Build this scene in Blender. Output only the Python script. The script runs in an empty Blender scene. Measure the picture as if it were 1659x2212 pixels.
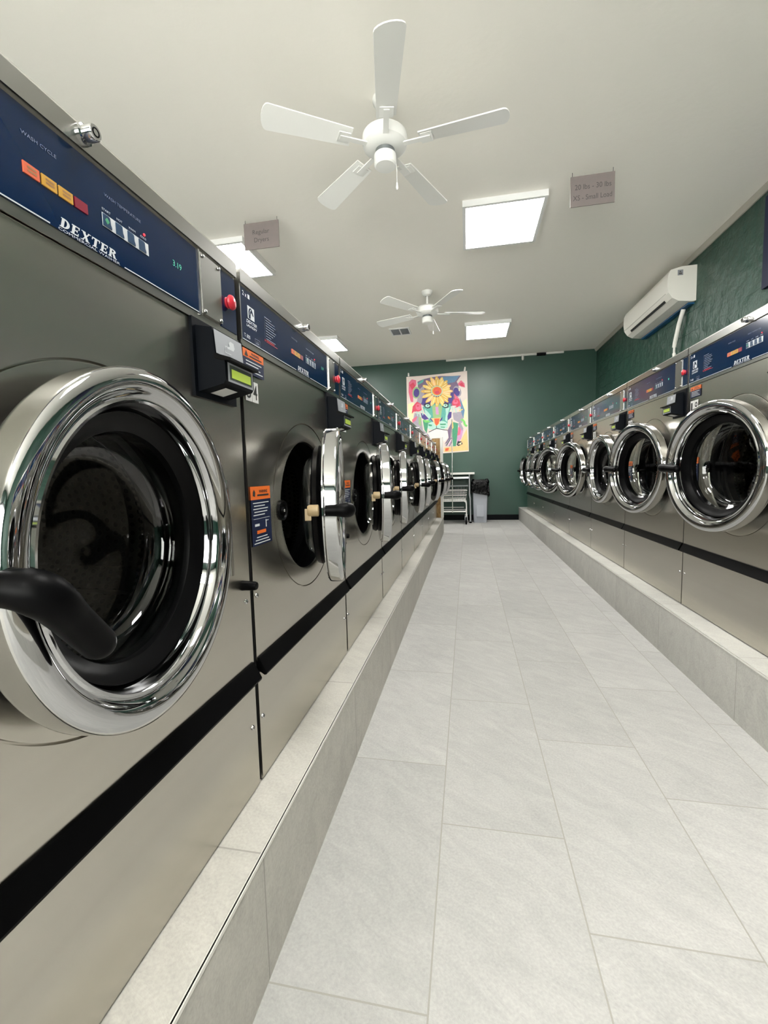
import bpy, bmesh, math, random
from mathutils import Vector, Matrix, Euler
from bpy_extras.object_utils import world_to_camera_view
PI = math.pi
random.seed(7)
scene = bpy.context.scene
C = scene.collection

# ------------------------------------------------------------------ camera
YAW, PITCH, ROLL, CAMZ, FPX = 0.1911, -0.0870, -0.0251, 0.8729, 940.0
fw = Vector((-math.sin(YAW)*math.cos(PITCH), math.cos(YAW)*math.cos(PITCH), math.sin(PITCH)))
rt = Vector((math.cos(YAW), math.sin(YAW), 0)); up = rt.cross(fw)
rt2 = math.cos(ROLL)*rt + math.sin(ROLL)*up
up2 = -math.sin(ROLL)*rt + math.cos(ROLL)*up
cam_d = bpy.data.cameras.new('camera'); cam = bpy.data.objects.new('camera', cam_d); C.objects.link(cam)
M = Matrix((rt2, up2, -fw)).transposed().to_4x4(); M.translation = Vector((0, 0, CAMZ)); cam.matrix_world = M
cam_d.sensor_fit = 'VERTICAL'; cam_d.sensor_height = 36; cam_d.lens = 36*FPX/2212; cam_d.clip_start = .02
scene.camera = cam

# ------------------------------------------------------------------ light, world, exposure
PANEL_POWER = 11.0
WORLD_POWER = 3.6
scene.view_settings.view_transform = 'Standard'; scene.view_settings.look = 'None'
scene.view_settings.gamma = 1; scene.view_settings.use_curve_mapping = False
scene.view_settings.exposure = 2.18
w = bpy.data.worlds.new('world'); scene.world = w; w.use_nodes = True
w.node_tree.nodes['Background'].inputs[0].default_value = (1, .965, .91, 1)
w.node_tree.nodes['Background'].inputs[1].default_value = WORLD_POWER

# ------------------------------------------------------------------ constants of the place
XW, YW, ZC = 2.14, 8.05, 2.878            # right wall, back wall, ceiling
XWL, YF = -4.6, -2.6
XL, XR = -.4284, .9835                     # machine front planes
XCL, XCR = -.3457, .8902                   # curb fronts
ZL, ZR = .2359, .2259                      # curb tops
WL, WR = .6679, .7704
Y1L, Y1R = .7991, 2.2278

# ------------------------------------------------------------------ material helpers
def mat(name, col=(.8, .8, .8), rough=.5, metal=0, coat=0, emit=None, es=0, spec=None, bump=None, var=None, aniso=0):
    m = bpy.data.materials.new(name); m.use_nodes = True
    nt = m.node_tree; b = nt.nodes['Principled BSDF']
    b.inputs['Base Color'].default_value = (*col, 1); b.inputs['Roughness'].default_value = rough
    b.inputs['Metallic'].default_value = metal; b.inputs['Coat Weight'].default_value = coat
    b.inputs['Anisotropic'].default_value = aniso
    if spec is not None: b.inputs['Specular IOR Level'].default_value = spec
    if emit: b.inputs['Emission Color'].default_value = (*emit, 1); b.inputs['Emission Strength'].default_value = es
    tc = None
    if bump or var:
        tc = nt.nodes.new('ShaderNodeTexCoord')
    if bump:      # (scale xyz, strength, distance)
        mp = nt.nodes.new('ShaderNodeMapping'); mp.inputs['Scale'].default_value = bump[0]
        nz = nt.nodes.new('ShaderNodeTexNoise'); nz.inputs['Detail'].default_value = 4; nz.inputs['Scale'].default_value = 1
        bp = nt.nodes.new('ShaderNodeBump'); bp.inputs['Strength'].default_value = bump[1]; bp.inputs['Distance'].default_value = bump[2]
        nt.links.new(tc.outputs['Object'], mp.inputs[0]); nt.links.new(mp.outputs[0], nz.inputs['Vector'])
        nt.links.new(nz.outputs['Fac'], bp.inputs['Height']); nt.links.new(bp.outputs[0], b.inputs['Normal'])
    if var:       # (scale xyz, colour 2)
        mp = nt.nodes.new('ShaderNodeMapping'); mp.inputs['Scale'].default_value = var[0]
        nz = nt.nodes.new('ShaderNodeTexNoise'); nz.inputs['Detail'].default_value = 5; nz.inputs['Scale'].default_value = 1
        mx = nt.nodes.new('ShaderNodeMix'); mx.data_type = 'RGBA'
        mx.inputs[6].default_value = (*col, 1); mx.inputs[7].default_value = (*var[1], 1)
        nt.links.new(tc.outputs['Object'], mp.inputs[0]); nt.links.new(mp.outputs[0], nz.inputs['Vector'])
        nt.links.new(nz.outputs['Fac'], mx.inputs[0]); nt.links.new(mx.outputs[2], b.inputs['Base Color'])
    return m

STEEL = mat('brushed_steel', (.56, .535, .475), .27, 1, var=((1.5, 1.5, 60), (.49, .465, .41)), bump=((3, 3, 3), .06, .01))
STEELCAP = mat('satin_steel', (.42, .415, .395), .24, 1)
CHROME = mat('chrome', (.52, .525, .53), .05, 1)
CHROME_D = mat('polished_steel_dark', (.42, .41, .38), .16, 1)
BLACK = mat('black_plastic', (.0015, .0015, .0017), .40, spec=.055)
BLACKG = mat('black_rubber', (.0012, .0012, .0014), .34, spec=.11)
READER = mat('reader_black', (.0018, .0026, .0042), .5, spec=.07, bump=((900, 900, 900), .1, .0005))
NAVY = mat('panel_navy', (.002, .0125, .046), .12, 0, spec=.5)
NAVYL = mat('label_navy', (.004, .009, .035), .5, spec=.3)
WHITE = mat('white_ink', (.50, .52, .54), .5)
GREYINK = mat('grey_ink', (.14, .16, .22), .5)
ORANGE = mat('label_orange', (.62, .12, .012), .5)
INK = mat('black_ink', (.01, .01, .01), .6)
PAPER = mat('white_sticker', (.55, .55, .54), .5)
RED = mat('red_knob', (.48, .02, .035), .3)
CYC_O = mat('cycle_light_orange', (.50, .10, .045), .4, emit=(1, .16, .06), es=.02)
CYC_Y = mat('cycle_light_yellow', (.42, .23, .03), .4, emit=(1, .45, .06), es=.02)
CYC_R = mat('cycle_light_red', (.16, .004, .018), .4, emit=(.6, .01, .04), es=.01)
KEYB = mat('key_blue', (.008, .035, .085), .3)
KEYG = mat('key_green', (.05, .25, .13), .4)
LED_R = mat('led_red', (.8, .02, .03), .4, emit=(1, .03, .05), es=.25)
LED_G = mat('led_green', (.02, .25, .15), .4, emit=(.1, 1, .6), es=.06)
LCD = mat('lcd_green', (.26, .34, .035), .3, emit=(.6, .8, .12), es=.07)
LCDD = mat('lcd_rim', (.05, .06, .05), .25)
SILVER = mat('silver_plastic', (.26, .27, .29), .4)
TAN = mat('tan_nylon', (.30, .22, .115), .45)
CEIL = mat('ceiling_paint', (.93, .90, .835), .9, bump=((25, 25, 25), .12, .01))
LIGHTFR = mat('light_frame_white', (.85, .85, .84), .5)
PANEL = mat('light_diffuser', (1, 1, 1), .5, emit=(1, .985, .955), es=PANEL_POWER)
FANW = mat('fan_white', (.85, .85, .82), .4)
ACW = mat('ac_white', (.78, .76, .70), .42)
SIGN = mat('sign_board', (.20, .175, .168), .6, var=((18, 18, 18), (.24, .195, .19)))
SIGNINK = mat('sign_ink', (.085, .075, .075), .7)
WOODW = mat('white_trim', (.72, .71, .67), .5)
BASEB = mat('baseboard_black', (.0015, .002, .003), .5, spec=.1)
TABLETOP = mat('table_top_grey', (.62, .62, .58), .35)
TABLELEG = mat('table_leg_steel', (.50, .52, .54), .35, .9)
BIN = mat('bin_grey', (.36, .38, .42), .5, bump=((60, 60, 60), .1, .004))
BAG = mat('bin_bag', (.0008, .0009, .0012), .2, spec=.22, bump=((22, 22, 22), .9, .03))
CARTM = mat('cart_wire', (.72, .72, .70), .22, 1)
CARTB = mat('cart_base_white', (.75, .75, .72), .35)
CONDUIT = mat('conduit_white', (.72, .71, .66), .5)
BLUET = mat('blue_film', (.004, .07, .18), .4)
SCHL = mat('edge_trim_metal', (.62, .61, .57), .35, .3)

def new(nt, t, **k):
    n = nt.nodes.new(t)
    for a, b in k.items(): setattr(n, a, b)
    return n
def mth(nt, op, a, b=None, c=None):
    n = nt.nodes.new('ShaderNodeMath'); n.operation = op
    for i, v in enumerate((a, b, c)):
        if v is None: continue
        if isinstance(v, (int, float)): n.inputs[i].default_value = v
        else: nt.links.new(v, n.inputs[i])
    return n.outputs[0]

def green_wall(name, brick):
    m = mat(name, (.022, .078, .054), .42); nt = m.node_tree; b = nt.nodes['Principled BSDF']
    tc = new(nt, 'ShaderNodeTexCoord')
    nz = new(nt, 'ShaderNodeTexNoise'); nz.inputs['Scale'].default_value = 3.2; nz.inputs['Detail'].default_value = 6
    nt.links.new(tc.outputs['Object'], nz.inputs['Vector'])
    mx = new(nt, 'ShaderNodeMix', data_type='RGBA'); mx.inputs[6].default_value = (.014, .050, .034, 1); mx.inputs[7].default_value = (.019, .066, .045, 1)
    nt.links.new(nz.outputs['Fac'], mx.inputs[0]); nt.links.new(mx.outputs[2], b.inputs['Base Color'])
    fine = new(nt, 'ShaderNodeTexNoise'); fine.inputs['Scale'].default_value = 60; fine.inputs['Detail'].default_value = 3
    nt.links.new(tc.outputs['Object'], fine.inputs['Vector'])
    h = mth(nt, 'MULTIPLY', fine.outputs['Fac'], .10)
    if brick:
        sp = new(nt, 'ShaderNodeSeparateXYZ'); cb = new(nt, 'ShaderNodeCombineXYZ')
        nt.links.new(tc.outputs['Object'], sp.inputs[0]); nt.links.new(sp.outputs['Y'], cb.inputs[0]); nt.links.new(sp.outputs['Z'], cb.inputs[1])
        wob = new(nt, 'ShaderNodeTexNoise'); wob.inputs['Scale'].default_value = 5; nt.links.new(tc.outputs['Object'], wob.inputs['Vector'])
        va = new(nt, 'ShaderNodeVectorMath', operation='MULTIPLY_ADD'); va.inputs[1].default_value = (.05, .05, .05)
        nt.links.new(wob.outputs['Color'], va.inputs[0]); nt.links.new(cb.outputs[0], va.inputs[2])
        br = new(nt, 'ShaderNodeTexBrick'); br.inputs['Scale'].default_value = 1; br.inputs['Brick Width'].default_value = .40
        br.inputs['Row Height'].default_value = .20; br.inputs['Mortar Size'].default_value = .008; br.inputs['Mortar Smooth'].default_value = .6
        br.inputs['Color1'].default_value = (1, 1, 1, 1); br.inputs['Color2'].default_value = (1, 1, 1, 1); br.inputs['Mortar'].default_value = (0, 0, 0, 1)
        nt.links.new(va.outputs[0], br.inputs['Vector'])
        patch = new(nt, 'ShaderNodeTexNoise'); patch.inputs['Scale'].default_value = 1.3; nt.links.new(tc.outputs['Object'], patch.inputs['Vector'])
        pr = mth(nt, 'SMOOTH_MIN', mth(nt, 'MAXIMUM', mth(nt, 'MULTIPLY', mth(nt, 'SUBTRACT', patch.outputs['Fac'], .42), 5), 0), 1, .1)
        big = new(nt, 'ShaderNodeTexNoise'); big.inputs['Scale'].default_value = 9; big.inputs['Detail'].default_value = 5; nt.links.new(tc.outputs['Object'], big.inputs['Vector'])
        h = mth(nt, 'ADD', h, mth(nt, 'MULTIPLY', mth(nt, 'MULTIPLY', br.outputs['Color'], pr), .7))
        h = mth(nt, 'ADD', h, mth(nt, 'MULTIPLY', big.outputs['Fac'], 1.8))
    bp = new(nt, 'ShaderNodeBump'); bp.inputs['Strength'].default_value = .6; bp.inputs['Distance'].default_value = .012 if not brick else .022
    nt.links.new(h, bp.inputs['Height']); nt.links.new(bp.outputs[0], b.inputs['Normal'])
    return m
GREEN = green_wall('green_paint', False); GREENB = green_wall('green_paint_block', True)

def tile_mat(name, mode, y0=.4106, x0=-.0699, tw=.2888, tl=.61, step=-.2167, col=(.372, .366, .350)):
    """grey slate look porcelain tile; mode 'floor' = columns along Y each shifted, 'curb' = joints across Y only"""
    m = mat(name, col, .72, spec=.22); nt = m.node_tree; b = nt.nodes['Principled BSDF']
    tc = new(nt, 'ShaderNodeTexCoord'); sp = new(nt, 'ShaderNodeSeparateXYZ'); nt.links.new(tc.outputs['Object'], sp.inputs[0])
    if mode == 'floor':
        u = mth(nt, 'DIVIDE', mth(nt, 'SUBTRACT', sp.outputs['X'], x0), tw)
        ci = mth(nt, 'FLOOR', u); fu = mth(nt, 'MULTIPLY', mth(nt, 'FRACT', u), tw)
        v = mth(nt, 'DIVIDE', mth(nt, 'SUBTRACT', mth(nt, 'SUBTRACT', sp.outputs['Y'], y0), mth(nt, 'MULTIPLY', ci, step)), tl)
    else:
        ci = mth(nt, 'FLOOR', mth(nt, 'MULTIPLY', sp.outputs['Z'], 0)); fu = None
        v = mth(nt, 'DIVIDE', mth(nt, 'SUBTRACT', sp.outputs['Y'], y0), tl)
    ri = mth(nt, 'FLOOR', v); fv = mth(nt, 'MULTIPLY', mth(nt, 'FRACT', v), tl)
    G = .0016
    def edge(f, L): return mth(nt, 'MAXIMUM', mth(nt, 'LESS_THAN', f, G), mth(nt, 'GREATER_THAN', f, L-G))
    g = edge(fv, tl)
    if fu is not None: g = mth(nt, 'MAXIMUM', g, edge(fu, tw))
    cb = new(nt, 'ShaderNodeCombineXYZ'); nt.links.new(ci, cb.inputs[0]); nt.links.new(ri, cb.inputs[1])
    wn = new(nt, 'ShaderNodeTexWhiteNoise', noise_dimensions='3D'); nt.links.new(cb.outputs[0], wn.inputs['Vector'])
    off = new(nt, 'ShaderNodeVectorMath', operation='MULTIPLY_ADD'); off.inputs[1].default_value = (13, 17, 11)
    nt.links.new(wn.outputs['Color'], off.inputs[0]); nt.links.new(tc.outputs['Object'], off.inputs[2])
    rot = new(nt, 'ShaderNodeVectorRotate', rotation_type='Z_AXIS'); rot.inputs['Angle'].default_value = .62; nt.links.new(off.outputs[0], rot.inputs['Vector'])
    mp = new(nt, 'ShaderNodeMapping'); mp.inputs['Scale'].default_value = (6.5, 19, 12); nt.links.new(rot.outputs[0], mp.inputs[0])
    n1 = new(nt, 'ShaderNodeTexNoise'); n1.inputs['Scale'].default_value = 1; n1.inputs['Detail'].default_value = 9; n1.inputs['Roughness'].default_value = .72; n1.inputs['Distortion'].default_value = 1.1
    nt.links.new(mp.outputs[0], n1.inputs['Vector'])
    n2 = new(nt, 'ShaderNodeTexNoise'); n2.inputs['Scale'].default_value = 190; n2.inputs['Detail'].default_value = 2; nt.links.new(off.outputs[0], n2.inputs['Vector'])
    n3 = new(nt, 'ShaderNodeTexNoise'); n3.inputs['Scale'].default_value = 2.2; n3.inputs['Detail'].default_value = 3; nt.links.new(off.outputs[0], n3.inputs['Vector'])
    rp = new(nt, 'ShaderNodeValToRGB'); e = rp.color_ramp.elements
    e[0].position = .30; e[0].color = (col[0]*.68, col[1]*.69, col[2]*.70, 1); e[1].position = .66; e[1].color = (*col, 1)
    x = e.new(.80) if hasattr(e, 'new') else None; x.color = (col[0]*1.14, col[1]*1.13, col[2]*1.12, 1)
    s = mth(nt, 'ADD', mth(nt, 'MULTIPLY', n1.outputs['Fac'], .50), mth(nt, 'ADD', mth(nt, 'MULTIPLY', n2.outputs['Fac'], .34), mth(nt, 'MULTIPLY', n3.outputs['Fac'], .20)))
    nt.links.new(s, rp.inputs[0])
    br = new(nt, 'ShaderNodeHueSaturation'); nt.links.new(rp.outputs[0], br.inputs['Color'])
    nt.links.new(mth(nt, 'ADD', .95, mth(nt, 'MULTIPLY', wn.outputs['Value'], .10)), br.inputs['Value'])
    mx = new(nt, 'ShaderNodeMix', data_type='RGBA'); mx.inputs[7].default_value = (.25, .245, .22, 1)
    nt.links.new(g, mx.inputs[0]); nt.links.new(br.outputs[0], mx.inputs[6]); nt.links.new(mx.outputs[2], b.inputs['Base Color'])
    bp = new(nt, 'ShaderNodeBump'); bp.inputs['Strength'].default_value = .35; bp.inputs['Distance'].default_value = .004
    nt.links.new(mth(nt, 'SUBTRACT', mth(nt, 'ADD', n1.outputs['Fac'], mth(nt, 'MULTIPLY', n2.outputs['Fac'], .4)), mth(nt, 'MULTIPLY', g, 1.5)), bp.inputs['Height'])
    nt.links.new(bp.outputs[0], b.inputs['Normal'])
    return m
FLOORM = tile_mat('floor_tile', 'floor')
CURBL = tile_mat('curb_tile_left', 'curb', y0=.632, col=(.42, .405, .365))
CURBR = tile_mat('curb_tile_right', 'curb', y0=.400, col=(.40, .392, .362))

def osb_mat():
    m = mat('osb_board', (.30, .17, .06), .7); nt = m.node_tree; b = nt.nodes['Principled BSDF']
    tc = new(nt, 'ShaderNodeTexCoord'); vo = new(nt, 'ShaderNodeTexVoronoi'); vo.inputs['Scale'].default_value = 45
    mp = new(nt, 'ShaderNodeMapping'); mp.inputs['Scale'].default_value = (1, 1, .45); nt.links.new(tc.outputs['Object'], mp.inputs[0]); nt.links.new(mp.outputs[0], vo.inputs['Vector'])
    rp = new(nt, 'ShaderNodeValToRGB'); e = rp.color_ramp.elements; e[0].color = (.20, .10, .03, 1); e[1].color = (.42, .27, .11, 1)
    nt.links.new(vo.outputs['Color'], rp.inputs[0]); nt.links.new(rp.outputs[0], b.inputs['Base Color']); return m
OSB = osb_mat()

def glass_mat(name, tint, refl):
    m = bpy.data.materials.new(name); m.use_nodes = True; nt = m.node_tree; nt.nodes.clear()
    o = new(nt, 'ShaderNodeOutputMaterial'); t = new(nt, 'ShaderNodeBsdfTransparent'); t.inputs[0].default_value = (*tint, 1)
    g = new(nt, 'ShaderNodeBsdfGlossy'); g.inputs['Roughness'].default_value = .015; g.inputs[0].default_value = (1, 1, 1, 1)
    lw = new(nt, 'ShaderNodeLayerWeight'); lw.inputs[0].default_value = .5; ff = mth(nt, 'ADD', .045, mth(nt, 'MULTIPLY', .95, mth(nt, 'POWER', lw.outputs['Facing'], 4.0)))
    mx = new(nt, 'ShaderNodeMixShader'); nt.links.new(mth(nt, 'MINIMUM', mth(nt, 'MULTIPLY', ff, refl), 1.0), mx.inputs[0])
    nt.links.new(t.outputs[0], mx.inputs[1]); nt.links.new(g.outputs[0], mx.inputs[2]); nt.links.new(mx.outputs[0], o.inputs[0]); return m
GLASS = glass_mat('door_glass', (.74, .77, .75), 1.15)
WGLASS = glass_mat('window_glass', (.95, .97, .97), 1.0)

def drum_mat():
    m = mat('perforated_drum', (.16, .155, .145), .28, 1); nt = m.node_tree; b = nt.nodes['Principled BSDF']
    tc = new(nt, 'ShaderNodeTexCoord'); sp = new(nt, 'ShaderNodeSeparateXYZ'); nt.links.new(tc.outputs['Object'], sp.inputs[0])
    # object origin sits on the drum axis; y runs into the machine
    ang = mth(nt, 'MULTIPLY', mth(nt, 'ARCTAN2', sp.outputs['Z'], sp.outputs['X']), 90/(2*PI))
    rr = mth(nt, 'SQRT', mth(nt, 'ADD', mth(nt, 'MULTIPLY', sp.outputs['X'], sp.outputs['X']), mth(nt, 'MULTIPLY', sp.outputs['Z'], sp.outputs['Z'])))
    row = mth(nt, 'MULTIPLY', sp.outputs['Y'], 58)
    ridx = mth(nt, 'FLOOR', row); sh = mth(nt, 'MULTIPLY', mth(nt, 'MODULO', ridx, 2), .5)
    fx = mth(nt, 'SUBTRACT', mth(nt, 'FRACT', mth(nt, 'ADD', ang, sh)), .5); fy = mth(nt, 'SUBTRACT', mth(nt, 'FRACT', row), .5)
    d = mth(nt, 'SQRT', mth(nt, 'ADD', mth(nt, 'MULTIPLY', fx, fx), mth(nt, 'MULTIPLY', fy, fy)))
    hole = mth(nt, 'LESS_THAN', d, .27)
    mx = new(nt, 'ShaderNodeMix', data_type='RGBA'); mx.inputs[6].default_value = (.095, .091, .082, 1); mx.inputs[7].default_value = (.003, .004, .004, 1)
    nt.links.new(hole, mx.inputs[0]); nt.links.new(mx.outputs[2], b.inputs['Base Color']); return m
DRUM = drum_mat()

# ------------------------------------------------------------------ mesh helpers
def tag(o, label=None, cat=None, group=None, kind=None):
    if label: o['label'] = label
    if cat: o['category'] = cat
    if group: o['group'] = group
    if kind: o['kind'] = kind
    return o
def box(bm, x0, x1, y0, y1, z0, z1, mi=0, M=None):
    vs = [bm.verts.new(v) for v in ((x0, y0, z0), (x1, y0, z0), (x1, y1, z0), (x0, y1, z0), (x0, y0, z1), (x1, y0, z1), (x1, y1, z1), (x0, y1, z1))]
    if M is not None:
        for v in vs: v.co = M @ v.co
    for q in ((0, 3, 2, 1), (4, 5, 6, 7), (0, 1, 5, 4), (1, 2, 6, 5), (2, 3, 7, 6), (3, 0, 4, 7)):
        f = bm.faces.new([vs[i] for i in q]); f.material_index = mi
    return vs
def prism(bm, pts, axis, a, b, mi=0):
    """pts 2D outline; axis 'x','y' or 'z' = extrusion axis between a and b"""
    def P(p, t):
        return {'x': (t, p[0], p[1]), 'y': (p[0], t, p[1]), 'z': (p[0], p[1], t)}[axis]
    A = [bm.verts.new(P(p, a)) for p in pts]; B = [bm.verts.new(P(p, b)) for p in pts]
    n = len(pts)
    for f in ([bm.faces.new(A[::-1]), bm.faces.new(B)] + [bm.faces.new((A[i], A[(i+1) % n], B[(i+1) % n], B[i])) for i in range(n)]): f.material_index = mi
def lathe(bm, prof, n=64, c=(0, 0, 0), axis='y', mi=0, closed=False):
    rings = []
    for r, t in prof:
        ring = []
        for i in range(n):
            a = 2*PI*i/n
            p = {'y': (r*math.cos(a), t, r*math.sin(a)), 'z': (r*math.cos(a), r*math.sin(a), t), 'x': (t, r*math.cos(a), r*math.sin(a))}[axis]
            ring.append(bm.verts.new(Vector(p)+Vector(c)))
        rings.append(ring)
    pr = list(zip(rings, rings[1:]))
    if closed: pr.append((rings[-1], rings[0]))
    for A, B in pr:
        for i in range(n):
            f = bm.faces.new((A[i], A[(i+1) % n], B[(i+1) % n], B[i])); f.material_index = mi; f.smooth = True
    return rings
def smooth_path(pts, rs, m=4):
    P = [Vector(p) for p in pts]; out = []; orr = []
    for i in range(len(P)-1):
        a, b, c, d = P[max(i-1, 0)], P[i], P[i+1], P[min(i+2, len(P)-1)]
        for j in range(m):
            t = j/m; out.append(.5*((2*b)+(c-a)*t+(2*a-5*b+4*c-d)*t*t+(3*b-a-3*c+d)*t**3)); orr.append(rs[i]+(rs[i+1]-rs[i])*t)
    return out+[P[-1]], orr+[rs[-1]]
def tube(bm, pts, r, n=10, mi=0, cap=True):
    pts = [Vector(p) for p in pts]; rs = r if isinstance(r, (list, tuple)) else [r]*len(pts)
    rings = []; prev = None
    for i, p in enumerate(pts):
        d = (pts[min(i+1, len(pts)-1)]-pts[max(i-1, 0)]).normalized()
        if prev is None: a = d.orthogonal().normalized()
        else: a = (prev-d*prev.dot(d)).normalized()
        prev = a; b = d.cross(a)
        rings.append([bm.verts.new(p+rs[i]*(math.cos(2*PI*k/n)*a+math.sin(2*PI*k/n)*b)) for k in range(n)])
    for A, B in zip(rings, rings[1:]):
        for k in range(n):
            f = bm.faces.new((A[k], A[(k+1) % n], B[(k+1) % n], B[k])); f.smooth = True; f.material_index = mi
    if cap:
        for q in (rings[0][::-1], rings[-1]): bm.faces.new(q).material_index = mi
def poly(bm, pts, mi=0):
    f = bm.faces.new([bm.verts.new(p) for p in pts]); f.material_index = mi; return f
def mesh(name, bm, mats, sharp=35, bevel=0, recalc=True):
    if bevel:
        bmesh.ops.bevel(bm, geom=[e for e in bm.edges if len(e.link_faces) == 2 and e.calc_face_angle(0) > .6], offset=bevel, segments=2, profile=.6, affect='EDGES')
        for f in bm.faces: f.smooth = True
    if recalc: bmesh.ops.recalc_face_normals(bm, faces=bm.faces)
    me = bpy.data.meshes.new(name); bm.to_mesh(me); bm.free()
    for m in (mats if isinstance(mats, (list, tuple)) else [mats]): me.materials.append(m)
    me.set_sharp_from_angle(angle=math.radians(22 if bevel else sharp))
    return me
def obj(name, bm, mats, parent=None, loc=(0, 0, 0), **k):
    o = bpy.data.objects.new(name, mesh(name, bm, mats, **k)); C.objects.link(o); o.location = loc
    if parent: o.parent = parent
    return o
def struct(name, bm, mats, **k):
    return tag(obj(name, bm, mats, **k), kind='structure')
def empty(name, loc=(0, 0, 0), rz=0, parent=None):
    o = bpy.data.objects.new(name, None); C.objects.link(o); o.location = loc; o.rotation_euler.z = rz; o.empty_display_size = .1
    if parent: o.parent = parent
    return o
def copy_tree(o, parent=None):
    c = o.copy(); C.objects.link(c); c.parent = parent
    for ch in list(o.children): copy_tree(ch, c)
    return c

def add_text(bm, s, x, z, h, y, mi=0, width=None, align='LEFT', shear=0.0, basis=None, bold=0.0):
    """letters laid in the XZ plane at depth y, cap height h, lower left at (x, z)"""
    cu = bpy.data.curves.new('t', 'FONT'); cu.body = s; cu.align_x = align; cu.size = 1; cu.shear = shear; cu.offset = bold; cu.resolution_u = 3
    o = bpy.data.objects.new('t', cu); C.objects.link(o)
    dg = bpy.context.evaluated_depsgraph_get(); me = bpy.data.meshes.new_from_object(o.evaluated_get(dg))
    xs = [v.co.x for v in me.vertices]; k = h/.70
    kx = k if width is None else width/max(1e-6, (max(xs)-min(xs)))
    x0 = 0 if width is None else min(xs)
    vs = []
    for v in me.vertices:
        p = Vector((x+(v.co.x-x0)*kx, y, z+v.co.y*k))
        if basis is not None: p = basis @ p
        vs.append(bm.verts.new(p))
    for p in me.polygons:
        try: bm.faces.new([vs[i] for i in p.vertices]).material_index = mi
        except ValueError: pass
    bpy.data.objects.remove(o); bpy.data.meshes.remove(me); bpy.data.curves.remove(cu)

def rect(bm, x0, x1, z0, z1, y, mi=0):
    poly(bm, [(x0, y, z0), (x1, y, z0), (x1, y, z1), (x0, y, z1)], mi)

def slab_word(bm, x, z, h, wtot, y, mi, sh=.28):
    """DEXTER in heavy sheared slab capitals"""
    S = .20; T = .13
    def R(a, b, c, d): return [(a, c), (b, c), (b, d), (a, d)]
    G = {}
    bowl_o = [(.30+.42*math.cos(t), .5+.5*math.sin(t)) for t in [PI/2-PI*i/12 for i in range(13)]]
    bowl_i = [(.30+.20*math.cos(t), .5+.37*math.sin(t)) for t in [PI/2-PI*i/12 for i in range(13)]]
    G['D'] = (.78, [R(.08, .30, 0, 1), R(0, .32, 0, .10), R(0, .32, .9, 1)] + [[bowl_o[i], bowl_o[i+1], bowl_i[i+1], bowl_i[i]] for i in range(12)])
    G['E'] = (.72, [R(.08, .30, 0, 1), R(0, .64, 0, T), R(0, .64, 1-T, 1), R(.3, .50, .44, .56), R(.56, .64, T, .30), R(.56, .64, .70, 1-T), R(.46, .52, .36, .64)])
    G['X'] = (.86, [[(.06, 1), (.30, 1), (.76, 0), (.52, 0)], [(.62, 1), (.74, 1), (.24, 0), (.12, 0)], R(0, .36, .92, 1), R(.54, .82, .92, 1), R(.04, .32, 0, .08), R(.44, .82, 0, .08)])
    G['T'] = (.76, [R(.25, .47, 0, 1), R(0, .72, 1-T, 1), R(0, .08, .68, 1-T), R(.64, .72, .68, 1-T), R(.15, .57, 0, .09)])
    ro = [(.30+.36*math.cos(t), .745+.255*math.sin(t)) for t in [PI/2-PI*i/10 for i in range(11)]]
    ri = [(.30+.15*math.cos(t), .745+.14*math.sin(t)) for t in [PI/2-PI*i/10 for i in range(11)]]
    G['R'] = (.82, [R(.08, .30, 0, 1), R(0, .38, 0, .09), R(0, .32, .91, 1), [(.34, .5), (.56, .5), (.78, 0), (.54, 0)], R(.5, .84, 0, .09)] + [[ro[i], ro[i+1], ri[i+1], ri[i]] for i in range(10)])
    tot = sum(G[c][0] for c in 'DEXTER')+.05*5; kx = (wtot-sh*h)/tot; cx = x; n = 0
    for c in 'DEXTER':
        wd, ps = G[c]
        for p in ps:
            n += 1
            poly(bm, [(cx+a*kx+sh*b*h, y-n*2e-6, z+b*h) for a, b in p], mi)
        cx += (wd+.05)*kx

# ------------------------------------------------------------------ the room
bm = bmesh.new(); box(bm, XWL, XW, YF, YW, -.08, 0); struct('floor', bm, FLOORM)
bm = bmesh.new(); box(bm, XWL, XW+.1, YF, YW+.1, ZC, ZC+.1); struct('ceiling', bm, CEIL)
bm = bmesh.new(); box(bm, XWL, XW, YW, YW+.12, -.08, ZC); struct('wall_back', bm, GREEN)
bm = bmesh.new(); box(bm, XW, XW+.12, YF, YW+.12, -.08, ZC); struct('wall_right', bm, GREENB)
bm = bmesh.new(); box(bm, XWL-.12, XWL, YF-.12, YW+.12, -.08, ZC); struct('wall_left', bm, GREEN)
bm = bmesh.new()
wx0, wx1, wz0, wz1 = -3.2, 1.7, .75, 2.45
box(bm, XWL, wx0, YF-.12, YF, -.08, ZC); box(bm, wx1, XW, YF-.12, YF, -.08, ZC)
box(bm, wx0, wx1, YF-.12, YF, -.08, wz0); box(bm, wx0, wx1, YF-.12, YF, wz1, ZC)
struct('wall_front', bm, GREEN)
bm = bmesh.new()
for x in (wx0+.03, wx0+1.63, wx0+3.27, wx1-.03): box(bm, x-.03, x+.03, YF-.09, YF-.03, wz0, wz1)
for z in (wz0+.03, wz1-.03): box(bm, wx0, wx1, YF-.09, YF-.03, z-.03, z+.03)
wf = struct('window_1', bm, mat('window_frame_dark', (.05, .05, .05), .5))
bm = bmesh.new(); box(bm, wx0, wx1, YF-.064, YF-.058, wz0, wz1); obj('pane', bm, WGLASS, parent=wf)
bm = bmesh.new(); box(bm, XWL, XCR, YW-.015, YW, 0, .096); struct('baseboard_back', bm, BASEB)
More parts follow.
